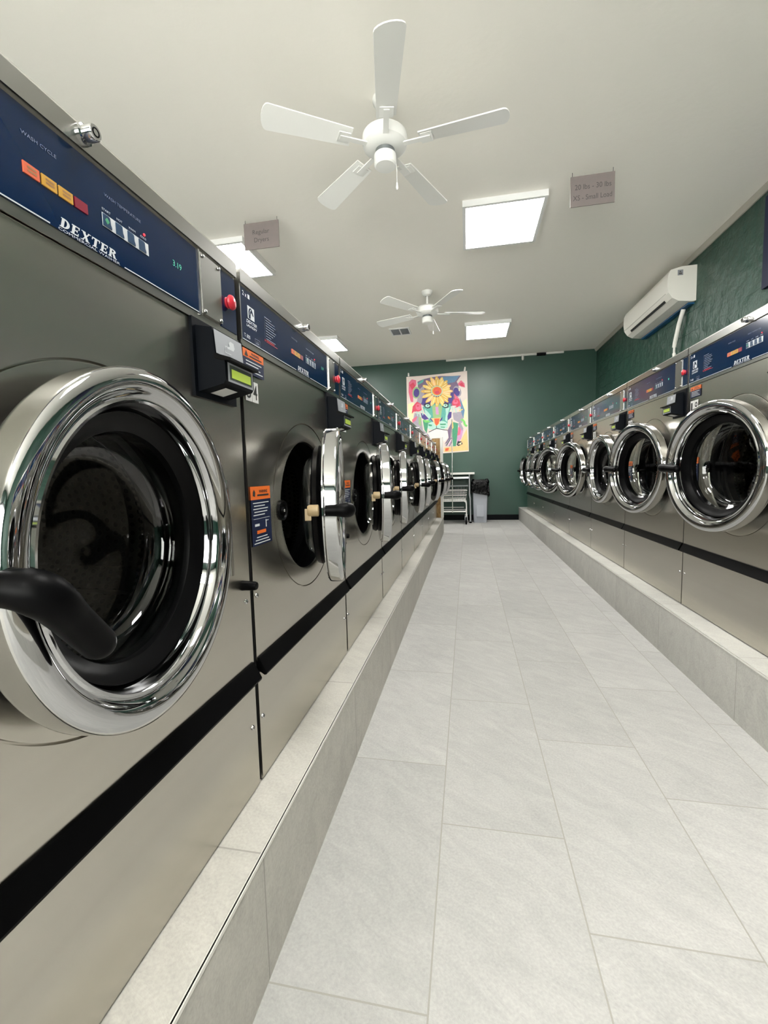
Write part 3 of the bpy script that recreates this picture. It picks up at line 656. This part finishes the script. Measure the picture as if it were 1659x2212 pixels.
# ------------------------------------------------------------------ ceiling fans
def fan(x, y, ang, label):
    root = empty('ceiling_fan', (x, y, ZC))
    bm = bmesh.new(); lathe(bm, [(.0001, -.001), (.062, -.001), (.060, -.018), (.045, -.042), (.018, -.052)], 32, axis='z'); obj('canopy', bm, FANW, root)
    bm = bmesh.new(); lathe(bm, [(.012, -.05), (.012, -.155)], 16, axis='z'); obj('downrod', bm, FANW, root)
    bm = bmesh.new(); lathe(bm, [(.012, -.148), (.05, -.152), (.095, -.166), (.120, -.188), (.124, -.215), (.118, -.238), (.098, -.252), (.070, -.258), (.05, -.262), (.0001, -.262)], 48, axis='z')
    obj('motor_housing', bm, FANW, root)
    bm = bmesh.new(); lathe(bm, [(.052, -.258), (.052, -.282), (.060, -.286), (.060, -.335), (.052, -.342), (.0001, -.343)], 40, axis='z'); sh = obj('switch_housing', bm, FANW, root)
    bm = bmesh.new(); lathe(bm, [(.053, -.262), (.0535, -.272), (.053, -.281)], 32, axis='z'); obj('switch_collar', bm, mat('fan_collar', (.25, .27, .28), .3, .8) if 'fan_collar' not in bpy.data.materials else bpy.data.materials['fan_collar'], sh)
    bm = bmesh.new(); tube(bm, [(.058, .0, -.32), (.062, 0, -.36), (.062, 0, -.43)], .0012, 6); lathe(bm, [(.0001, -.43), (.004, -.432), (.007, -.462), (.0001, -.468)], 12, (.062, 0, 0), 'z'); obj('pull_chain', bm, FANW, root)
    for i in range(5):
        a = math.radians(ang+72*i); bm = bmesh.new()
        # blade outline, slightly pitched
        n = 14; out = []
        for j in range(n+1):
            t = j/n; r = .19+.43*t; hw = .050+.018*t; out.append((r, hw))
        top = [(r, hw) for r, hw in out]+[(.62+.030*math.cos(q), .068*math.sin(q)) for q in [PI/2-PI*m_/8 for m_ in range(1, 8)]]+[(r, -hw) for r, hw in reversed(out)]
        R_ = Matrix.Rotation(a, 4, 'Z') @ Matrix.Rotation(math.radians(11), 4, 'X'); 
        A = [bm.verts.new(R_ @ Vector((p, q, .003)) + Vector((0, 0, -.232))) for p, q in top]; B = [bm.verts.new(R_ @ Vector((p, q, -.003)) + Vector((0, 0, -.232))) for p, q in top]
        bm.faces.new(A); bm.faces.new(B[::-1]); m2 = len(top)
        for q in range(m2): bm.faces.new((A[q], B[q], B[(q+1) % m2], A[(q+1) % m2]))
        bl = obj('fan_blade', bm, FANW, root)
        bm = bmesh.new(); R2 = Matrix.Translation((0, 0, -.245)) @ Matrix.Rotation(a, 4, 'Z'); box(bm, .085, .25, -.014, .014, -.003, .003, M=R2); box(bm, .20, .26, -.035, .035, .001, .006, M=R2)
        obj('blade_bracket', bm, FANW, bl)
    return tag(root, label, 'ceiling fan', 'white ceiling fans')
fan(-.425, 2.485, -77.5, 'large white ceiling fan with pull chain, nearest the camera')
fan(-.425, 5.03, -57, 'small looking white ceiling fan farther down the aisle, past the air vent side')

# ------------------------------------------------------------------ ceiling vent
root = empty('ceiling_vent', (-.915, 6.29, ZC)); tag(root, 'grey square air vent in the ceiling left of the farther fan', 'air vent')
bm = bmesh.new()
for x0, x1, y0, y1 in ((-.14, .14, -.15, -.125), (-.14, .14, .125, .15), (-.14, -.12, -.125, .125), (.12, .14, -.125, .125), (-.008, .008, -.125, .125)): box(bm, x0, x1, y0, y1, -.012, 0)
obj('vent_frame', bm, LIGHTFR, root)
for i in range(12):
    bm = bmesh.new(); y_ = -.115+i*.021; R_ = Matrix.Translation((0, y_, -.006)) @ Matrix.Rotation(.7, 4, 'X'); box(bm, -.12, .12, -.008, .008, -.001, .001, M=R_); obj('louvre', bm, mat('vent_grey', (.42, .44, .46), .5) if 'vent_grey' not in bpy.data.materials else bpy.data.materials['vent_grey'], root)
bm = bmesh.new(); box(bm, -.12, .12, -.125, .125, -.001, -.0002); obj('vent_backing', bm, mat('vent_dark', (.10, .11, .12), .6), root)

# ------------------------------------------------------------------ hanging signs
def sign(x0, x1, y, z0, z1, lines, label):
    root = empty('hanging_sign', ((x0+x1)/2, y, z0)); wd, h = x1-x0, z1-z0
    bm = bmesh.new(); box(bm, -wd/2, wd/2, -.003, .003, 0, h); obj('board', bm, SIGN, root, bevel=.001)
    for t, u, v, hh, ww in lines:
        bm = bmesh.new(); add_text(bm, t, -wd/2+u*wd, v*h, hh*h, -.0036, 0, width=ww*wd); obj('lettering', bm, SIGNINK, root, recalc=False)
    for sx in (-1, 1):
        bm = bmesh.new(); tube(bm, [(sx*wd*.46, 0, h-.004), (sx*wd*.46, 0, h+.02), (sx*wd*.46, 0, ZC-z0)], .0014, 6); obj('hook', bm, INK, root)
    return tag(root, label, 'hanging sign')
sign(.705, .985, 3.34, 2.655, 2.850, [('20 lbs - 30 lbs', .10, .55, .17, .82), ('XS - Small Load', .06, .20, .17, .88)], 'hanging sign about small 20 to 30 lb loads, right of the near ceiling light')
sign(-1.71, -1.42, 3.34, 2.655, 2.852, [('Regular', .25, .56, .17, .48), ('Dryers', .29, .26, .17, .42)], 'hanging Regular Dryers sign in front of the left ceiling light')

# ------------------------------------------------------------------ wall air conditioner on the right wall
root = empty('air_conditioner', (XW, 5.37, 2.42)); tag(root, 'long white split air conditioner high on the green right wall', 'air conditioner')
bm = bmesh.new()
prof = [(0, .345), (-.130, .342), (-.225, .320), (-.245, .28), (-.250, .18), (-.238, .112), (-.205, .062), (-.150, .030), (-.03, .015), (0, .02)]
prism(bm, prof, 'y', -.60, .60); obj('housing', bm, ACW, root, bevel=.006)
bm = bmesh.new(); box(bm, -.2335, -.231, -.56, .56, 0, .0022, M=Matrix.Translation((-.016, 0, .115))); obj('panel_seam', bm, mat('seam_grey', (.35, .34, .31), .6), root)
bm = bmesh.new(); v0, v1 = Vector((-.222, 0, .083)), Vector((-.208, 0, .062))
poly(bm, [(v0.x-.003, -.48, v0.z-.002), (v1.x-.003, -.48, v1.z-.002), (v1.x-.003, .44, v1.z-.002), (v0.x-.003, .44, v0.z-.002)]); obj('air_outlet', bm, INK, root, recalc=False)
bm = bmesh.new(); box(bm, -.165, -.118, -.6015, -.600, .262, .312); box(bm, -.155, -.128, -.602, -.6014, .270, .285, 1); box(bm, -.150, -.135, -.602, -.6014, .290, .300, 1); obj('rating_label', bm, [SILVER, SIGNINK], root)
bm = bmesh.new(); box(bm, -.055, 0, -.57, .58, .001, .014); obj('blue_film', bm, BLUET, root)
bm = bmesh.new(); pp = [(2.105, 4.937, 2.415), (2.10, 4.94, 2.39), (2.09, 4.985, 2.29), (2.09, 5.055, 2.14), (2.09, 5.07, 2.09)]
tube(bm, pp, .020, 14); tube(bm, [(2.09, 5.07, 2.10), (2.09, 5.07, 2.02)], .011, 12); tube(bm, [(2.09, 5.07, 2.03), (2.09, 5.05, 1.95), (2.09, 5.05, .24)], .017, 14)
tag(obj('drain_pipe', bm, CONDUIT), 'white insulated drain pipe running down from the air conditioner', 'pipe')

# dark framed board at the right edge
root = empty('wall_board', (XW, 3.30, 2.14)); tag(root, 'dark navy board on the right wall, cut by the picture edge', 'notice board')
bm = bmesh.new(); box(bm, -.03, 0, -.46, .46, 0, .64); obj('board', bm, NAVYL, root, bevel=.003)

# ------------------------------------------------------------------ small things at the top of the back wall
root = empty('security_camera', (.95, YW-.03, ZC-.03)); tag(root, 'tiny white camera hanging from the ceiling edge of the back wall', 'camera')
bm = bmesh.new(); box(bm, -.035, .035, -.03, .02, -.01, .02); obj('bracket', bm, CONDUIT, root)
bm = bmesh.new(); lathe(bm, [(.0001, -.085), (.016, -.080), (.020, -.06), (.020, -.02), (.012, -.008)], 20, (0, -.01, 0), 'z'); obj('camera_body', bm, CONDUIT, root)
bm = bmesh.new(); box(bm, 1.18, 1.33, YW-.05, YW, ZC-.05, ZC-.012); tag(obj('junction_box', bm, BASEB, bevel=.004), 'small black box at the top of the back wall right of the camera', 'junction box')

# ------------------------------------------------------------------ painted cloth of a big cat with flowers
def PM(cx_, cy_, lay=0):
    u = (cx_-185)/1270; top = 330-130*u; bot = 1985-30*u; v = (cy_-top)/(bot-top)
    return (-1.078+1.085*u, YW-.012-.0006*lay, 2.622+.034*u-1.415*v)
root = empty('painting', (-.53, YW, 1.21)); tag(root, 'unframed colourful painting of a big cat with flowers on the green back wall', 'painting')
def part(o, r=root): o.parent = r; o.matrix_parent_inverse = Matrix.Translation(-Vector(r.location)); return o
bm = bmesh.new(); n = 14
edge = [(185+1270*i/n, 330-130*i/n+10*math.sin(PI*i/n)) for i in range(n+1)]+[(1478, 1955)]+[(960, 1975), (185, 1985)]
A = [bm.verts.new(PM(*p)) for p in edge]; B = [bm.verts.new(Vector(PM(*p))+Vector((0, .010, 0))) for p in edge]
bm.faces.new(A); bm.faces.new(B[::-1])
for i in range(len(A)): bm.faces.new((A[i], B[i], B[(i+1) % len(A)], A[(i+1) % len(A)]))
part(obj('canvas', bm, mat('canvas_cream', (.66, .55, .50), .8, var=((4, 4, 4), (.74, .66, .60)))))
PC = {}
def pc(n_, c): PC[n_] = len(PC); return mat('paint_'+n_, c, .7, var=((30, 30, 30), tuple(min(1, v*1.25+.02) for v in c)))
pmats = [pc('pink', (.60, .12, .20)), pc('rose', (.55, .05, .09)), pc('violet', (.06, .04, .20)), pc('plum', (.16, .11, .18)), pc('teal', (.09, .34, .28)), pc('mint', (.36, .58, .50)),
         pc('green', (.05, .26, .14)), pc('leaf', (.16, .50, .12)), pc('yellow', (.72, .50, .14)), pc('gold', (.62, .38, .08)), pc('redorange', (.65, .10, .04)), pc('white', (.66, .62, .60)),
         pc('ink', (.02, .02, .03)), pc('blue', (.10, .20, .32)), pc('lilac', (.52, .26, .46)), pc('sand', (.80, .48, .20)), pc('cream', (.76, .66, .38)), pc('olive', (.26, .40, .18)), pc('greyv', (.30, .27, .32))]
bm = bmesh.new(); LAY = [0]
def pp_(col, pts, lay=None):
    LAY[0] += .12
    poly(bm, [PM(a, b, 1+LAY[0]) for a, b in pts], PC[col])
def ell(col, cx_, cy_, rx, ry, rot=0, n=18, a0=0, a1=2*PI):
    pts = []
    for i in range(n):
        t = a0+(a1-a0)*i/n; x, y_ = rx*math.cos(t), ry*math.sin(t); pts.append((cx_+x*math.cos(rot)-y_*math.sin(rot), cy_+x*math.sin(rot)+y_*math.cos(rot)))
    pp_(col, pts)
def stroke(col, pts, wd):
    for (x0, y0), (x1, y1) in zip(pts, pts[1:]):
        d = math.hypot(x1-x0, y1-y0)+1e-6; nx, ny = -(y1-y0)/d*wd/2, (x1-x0)/d*wd/2; pp_(col, [(x0+nx, y0+ny), (x1+nx, y1+ny), (x1-nx, y1-ny), (x0-nx, y0-ny)])
pp_('cream', [(205, 900), (340, 860), (300, 1300), (215, 1350)]); pp_('cream', [(1320, 900), (1440, 800), (1455, 1250), (1380, 1300)])
pp_('sand', [(960, 1850), (1250, 1830), (1440, 1450), (1470, 1930), (960, 1950)]); pp_('sand', [(400, 1500), (500, 1500), (500, 1800), (400, 1760)]); pp_('cream', [(215, 1150), (300, 1100), (300, 1290), (225, 1200)])
pp_('pink', [(235, 450), (300, 380), (390, 400), (395, 500), (330, 580), (320, 860), (270, 850), (225, 650)]); pp_('rose', [(250, 500), (330, 440), (380, 520), (300, 600)])
pp_('pink', [(1180, 560), (1330, 400), (1400, 470), (1410, 560), (1340, 540), (1250, 500)]); pp_('rose', [(1290, 480), (1350, 450), (1400, 540), (1330, 530)])
# head and mane
pp_('plum', [(430, 560), (420, 430), (540, 380), (700, 340), (900, 310), (1150, 310), (1330, 300), (1240, 430), (1280, 520), (1250, 700), (1290, 880), (1120, 960), (560, 960), (480, 900), (420, 760)])
pp_('blue', [(900, 330), (1300, 300), (1200, 440), (1000, 480)]); pp_('teal', [(420, 460), (560, 370), (540, 440), (430, 500)]); pp_('greyv', [(450, 600), (560, 500), (560, 760), (480, 900), (400, 860)])
pp_('violet', [(520, 780), (640, 700), (1000, 700), (1180, 660), (1150, 880), (900, 1000), (640, 960), (500, 900)])
ell('olive', 390, 660, 82, 125, .1); ell('violet', 395, 665, 62, 92, .1); ell('greyv', 1250, 640, 80, 120, -.3); ell('violet', 1235, 650, 62, 92, -.3); ell('cream', 1290, 600, 12, 38)
# face
pp_('teal', [(520, 960), (700, 900), (950, 900), (1110, 900), (1110, 1010), (1060, 1130), (1030, 1420), (960, 1450), (640, 1420), (640, 1180), (560, 1090)])
pp_('olive', [(720, 930), (940, 930), (900, 1210), (740, 1200)]); pp_('lilac', [(790, 960), (850, 960), (860, 1130), (800, 1130)]); pp_('mint', [(560, 1000), (640, 1080), (700, 1160), (660, 1230), (570, 1100)]); pp_('mint', [(1000, 1000), (1090, 980), (1050, 1130), (1030, 1300), (990, 1250), (1010, 1120)])
pp_('violet', [(480, 1090), (560, 1120), (650, 1220), (560, 1240), (500, 1200)]); pp_('violet', [(1080, 1080), (1130, 1080), (1120, 1200), (1050, 1260), (1040, 1170)])
for ex in (625, 1000):
    pp_('ink', [(ex-75, 900), (ex, 880), (ex+70, 900), (ex+60, 985), (ex, 1000), (ex-60, 970)]); ell('mint', ex, 940, 48, 34); ell('ink', ex+4, 932, 13, 15); ell('white', ex-6, 928, 6, 5)
# muzzle
ell('mint', 735, 1370, 125, 85, -.12); ell('mint', 920, 1360, 130, 88, .12); pp_('green', [(640, 1330), (720, 1350), (700, 1380), (640, 1370)]); pp_('green', [(880, 1330), (1010, 1330), (1000, 1360), (890, 1360)]); pp_('green', [(890, 1390), (990, 1400), (980, 1420), (900, 1412)])
pp_('sand', [(690, 1210), (900, 1200), (870, 1330), (820, 1370), (790, 1370), (760, 1320)]); pp_('redorange', [(760, 1215), (880, 1215), (850, 1330), (808, 1372), (775, 1320)]); pp_('violet', [(660, 1210), (700, 1215), (750, 1290), (720, 1275)]); pp_('violet', [(880, 1250), (940, 1180), (930, 1240), (880, 1290)])
pp_('white', [(630, 1500), (810, 1445), (1000, 1465), (1070, 1530), (1050, 1640), (960, 1730), (920, 1625), (660, 1620), (640, 1560)])
stroke('ink', [(640, 1505), (700, 1480), (760, 1450), (808, 1432), (900, 1450), (980, 1468), (1040, 1475)], 14); stroke('ink', [(808, 1372), (808, 1435)], 12)
# legs, body sides
pp_('plum', [(1040, 1480), (1130, 1300), (1100, 1700), (970, 1780), (1060, 1640)]); pp_('green', [(1130, 1450), (1160, 1300), (1260, 1330), (1250, 1560), (1210, 1830), (1150, 1830)]); pp_('green', [(520, 1250), (560, 1230), (640, 1280), (600, 1530), (550, 1450)]); pp_('leaf', [(520, 1240), (640, 1250), (680, 1290), (570, 1300)])
pp_('lilac', [(1270, 1400), (1340, 1380), (1370, 1480), (1320, 1680), (1230, 1750), (1240, 1600)]); pp_('pink', [(1265, 1420), (1330, 1400), (1300, 1580), (1240, 1600)]); pp_('greyv', [(1250, 1350), (1300, 1290), (1370, 1450), (1340, 1500)])
pp_('greyv', [(300, 1290), (350, 1090), (480, 1130), (520, 1460), (640, 1560), (700, 1700), (640, 1900), (520, 1760), (500, 1520), (400, 1400)]); pp_('plum', [(520, 1640), (680, 1650), (700, 1880), (560, 1860)]); pp_('pink', [(290, 1230), (400, 1150), (380, 1240), (300, 1300)]); pp_('rose', [(550, 1550), (620, 1580), (640, 1680), (560, 1620)]); pp_('olive', [(430, 1170), (490, 1200), (480, 1380), (430, 1330)])
pp_('greyv', [(1150, 1100), (1330, 1080), (1380, 1200), (1340, 1330), (1250, 1300), (1170, 1250)]); pp_('blue', [(1300, 760), (1400, 1050), (1370, 1230), (1330, 1100)]); pp_('pink', [(1180, 680), (1290, 800), (1330, 960), (1280, 980), (1200, 820)])
for i in range(5): stroke(('greyv', 'ink', 'white', 'lilac', 'plum')[i], [(990+i*22, 1810+i*4), (1060+i*18, 1700), (1130+i*6, 1640)], 16)
pp_('ink', [(1225, 1800), (1250, 1720), (1330, 1730), (1350, 1790), (1260, 1830)]); pp_('cream', [(1250, 1790), (1330, 1740), (1320, 1800)])
# flowers
pp_('rose', [(285, 1110), (310, 950), (400, 850), (490, 900), (500, 1040), (420, 1060), (330, 1060)]); ell('pink', 430, 960, 62, 70); ell('rose', 420, 940, 25, 20)
ell('rose', 1225, 890, 85, 95); ell('pink', 1210, 870, 55, 50); ell('white', 1190, 960, 40, 12); ell('rose', 1215, 850, 24, 20)
for x_, y_ in ((400, 1100), (455, 1120), (510, 1080), (1140, 1020), (1210, 1040), (1300, 1010)): stroke('mint', [(x_-30, y_-30), (x_, y_-38), (x_+14, y_+60)], 20)
stroke('yellow', [(1280, 1060), (1360, 1030)], 22); pp_('yellow', [(1120, 1290), (1150, 1280), (1165, 1420), (1140, 1460)]); stroke('leaf', [(1320, 1250), (1380, 1280), (1400, 1370), (1445, 1400)], 44); pp_('redorange', [(990, 1870), (1065, 1860), (1050, 1920), (985, 1925)])
for ring_, (r0, r1, cnt) in enumerate(((150, 310, 16), (140, 270, 15))):
    for i in range(cnt):
        a = 2*PI*(i+.5*ring_)/cnt; rr_ = r1*(1 if math.sin(a) > -.2 else .95)
        cx_, cy_ = 825+(r0+rr_)/2*.98*math.cos(a), 635+(r0+rr_)/2*math.sin(a)
        ell(('gold', 'yellow')[(i+ring_) % 2] if i % 5 else 'sand', cx_, cy_, (rr_-r0)/2+30, 36, a, 12)
        stroke('cream', [(825+r0*math.cos(a), 635+r0*math.sin(a)), (825+(rr_-10)*math.cos(a), 635+(rr_-10)*math.sin(a))], 12)
ell('mint', 825, 630, 122, 112, 0, 24); ell('gold', 825, 628, 108, 98, 0, 24); ell('redorange', 835, 630, 88, 84, 0, 24); ell('rose', 830, 660, 45, 35)
part(obj('painted_image', bm, pmats, recalc=False))
for (a, b), nm in (((215, 320), 0), ((1400, 205), 1)):
    bm = bmesh.new(); p = [(a, b), (a+34, b-2), (a+30, b-70), (a+4, b-72)] if nm == 0 else [(a-15, b), (a+22, b-5), (a+30, b-90), (a+2, b-92)]
    A = [bm.verts.new(PM(*q, 3)) for q in p]; bm.faces.new(A); r_ = bmesh.ops.extrude_face_region(bm, geom=bm.faces[:]); [setattr(v, 'co', v.co+Vector((0, .006, 0))) for v in r_['geom'] if isinstance(v, bmesh.types.BMVert)]
    part(obj('tape_tab', bm, CONDUIT))

# ------------------------------------------------------------------ folding table, cart, bin
root = empty('folding_table', (-.5, 7.75, 0)); tag(root, 'grey topped folding table with steel legs against the back wall', 'table')
bm = bmesh.new(); box(bm, -.78, .615, -.24, .27, .832, .866); obj('tabletop', bm, TABLETOP, root, bevel=.008)
bm = bmesh.new(); box(bm, -.70, .54, -.20, .23, .762, .790); box(bm, -.70, .54, -.175, .205, .760, .792)
bmesh.ops.delete(bm, geom=[], context='VERTS'); obj('apron_rail', bm, TABLELEG, root)
for sx in (-.68, .530):
    for sy in (-.19, .21):
        bm = bmesh.new(); tube(bm, [(sx, sy, .832), (sx, sy, .50), (sx+.012, sy, .42), (sx+.012, sy, .022)], .016, 12)
        lg = obj('leg', bm, TABLELEG, root); bm = bmesh.new(); lathe(bm, [(.0001, 0), (.022, 0), (.024, .012), (.018, .026)], 14, (sx+.012, sy, 0), 'z'); obj('foot', bm, BLACK, lg)

root = empty('laundry_cart', (-.25, 7.42, 0)); tag(root, 'chrome wire laundry cart with tall pole, parked in front of the table', 'laundry cart')
bm = bmesh.new(); X0, X1, Y0, Y1 = -.27, .215, -.06, .34
def wire_rect(z, gx, gy, r): 
    p = [(X0-gx, Y0-gy, z), (X1+gx, Y0-gy, z), (X1+gx, Y1+gy, z), (X0-gx, Y1+gy, z)]
    for a, b in zip(p, p[1:]+p[:1]): tube(bm, [a, b], r, 8)
for z, g, r in ((.567, .022, .006), (.53, .017, .003), (.490, .012, .006), (.455, .008, .003), (.42, .004, .004)): wire_rect(z, g, g, r)
for i in range(12):
    t = i/11; x = X0+t*(X1-X0)
    for yy, s_ in ((Y0, -1), (Y1, 1)): tube(bm, [(x, yy, .40), (x+(t-.5)*.06, yy+s_*.03, .64)], .0016, 5)
for i in range(8):
    t = i/7; yv = Y0+t*(Y1-Y0)
    for xx, s_ in ((X0, -1), (X1, 1)): tube(bm, [(xx, yv, .40), (xx+s_*.03, yv, .64)], .0016, 5)
obj('wire_basket', bm, CARTM, root)
bm = bmesh.new(); g = .032; p = [(X0-g, Y0-g, .642), (X1+g, Y0-g, .642), (X1+g, Y1+g, .642), (X0-g, Y1+g, .642)]
for a, b in zip(p, p[1:]+p[:1]): tube(bm, [a, b], .011, 10)
obj('basket_rim', bm, mat('rim_grey', (.12, .14, .14), .4), root)
bm = bmesh.new(); box(bm, X0, X1, Y0, Y1, .384, .412); obj('basket_base', bm, CARTB, root, bevel=.008)
bm = bmesh.new()
for yy in (Y0, Y1): tube(bm, [(X0, yy, .215), (X1, yy, .215)], .011, 10); tube(bm, [(X0, yy, .21), (X0, yy, .39)], .009, 8); tube(bm, [(X1-.02, yy, .39), (X1+.005, yy, .37), (X1+.012, yy, .33), (X1+.012, yy, .14)], .010, 10)
for xx in (X0, X1): tube(bm, [(xx, Y0, .215), (xx, Y1, .215)], .009, 8)
tube(bm, [(X0, Y1-.08, .262), (X1-.03, Y1-.08, .262)], .008, 8); obj('cart_frame', bm, CARTB, root)
bm = bmesh.new(); tube(bm, [(.0, Y0-.02, .20), (.0, Y0-.02, .90), (-.002, Y0-.02, 1.0), (.002, Y0-.02, 1.1), (.003, Y0-.02, 1.74)], .0085, 10); obj('pole', bm, CARTM, root)
for xx in (X0, X1+.012):
    for yy in (Y0, Y1):
        bm = bmesh.new(); lathe(bm, [(.0001, -.016), (.045, -.016), (.060, -.012), (.062, 0), (.060, .012), (.045, .016), (.0001, .016)], 24, (xx-.005, yy-.01, .062), 'x'); cw = obj('caster_wheel', bm, BLACK, root)
        bm = bmesh.new(); lathe(bm, [(.0001, -.019), (.030, -.018), (.034, -.0162)], 20, (xx-.005, yy-.01, .062), 'x'); lathe(bm, [(.0001, .019), (.030, .018), (.034, .0162)], 20, (xx-.005, yy-.01, .062), 'x'); box(bm, xx-.028, xx-.022, yy-.02, yy, .062, .13); box(bm, xx+.012, xx+.018, yy-.02, yy, .062, .13); box(bm, xx-.028, xx+.018, yy-.02, yy, .125, .135); obj('wheel_fork', bm, TABLELEG, cw)

root = empty('waste_bin', (.208, 7.78, 0)); tag(root, 'tall slim grey waste bin lined with a black bag beside the table', 'waste bin')
bm = bmesh.new()
def rr(hx, hy, z, r=.02, n=4):
    v = []
    for sx, sy, a in ((1, 1, 0), (-1, 1, PI/2), (-1, -1, PI), (1, -1, 3*PI/2)):
        for i in range(n+1):
            t = a+PI/2*i/n; v.append((sx*(hx-r)+r*math.cos(t), sy*(hy-r)+r*math.sin(t), z))
    return v
loops = [[bm.verts.new(p) for p in rr(hx, hy, z)] for hx, hy, z in ((.108, .165, .0), (.110, .168, .01), (.116, .19, .25), (.124, .21, .60), (.130, .215, .60), (.130, .215, .63), (.112, .20, .63), (.11, .19, .30))]
for A, B in zip(loops, loops[1:]):
    for i in range(len(A)): f = bm.faces.new((A[i], A[(i+1) % len(A)], B[(i+1) % len(A)], B[i])); f.smooth = True
bm.faces.new(loops[0][::-1]); bm.faces.new(loops[-1])
box(bm, -.058, .058, -.202, -.16, .10, .56, M=Matrix.Rotation(-.03, 4, 'X')); box(bm, -.062, .062, -.186, -.16, .165, .170, 0)
obj('bin_body', bm, BIN, root)
bm = bmesh.new(); rnd = random.Random(3); loops = []
for hx, hy, z, j in ((.150, .235, .515, .014), (.152, .238, .56, .012), (.146, .232, .62, .008), (.140, .226, .655, .008), (.145, .232, .70, .010), (.120, .205, .735, .014), (.10, .18, .725, .012), (.095, .17, .62, .01)):
    pts = rr(hx, hy, z, .03, 10); loops.append([bm.verts.new((x+rnd.uniform(-j, j), y_+rnd.uniform(-j, j), z_+rnd.uniform(-j, j)*1.5+(-.05 if (x > .05 and z < .53) else 0))) for x, y_, z_ in pts])
for A, B in zip(loops, loops[1:]):
    for i in range(len(A)): f = bm.faces.new((A[i], A[(i+1) % len(A)], B[(i+1) % len(A)], B[i])); f.smooth = True
obj('bin_bag', bm, BAG, root, sharp=60)
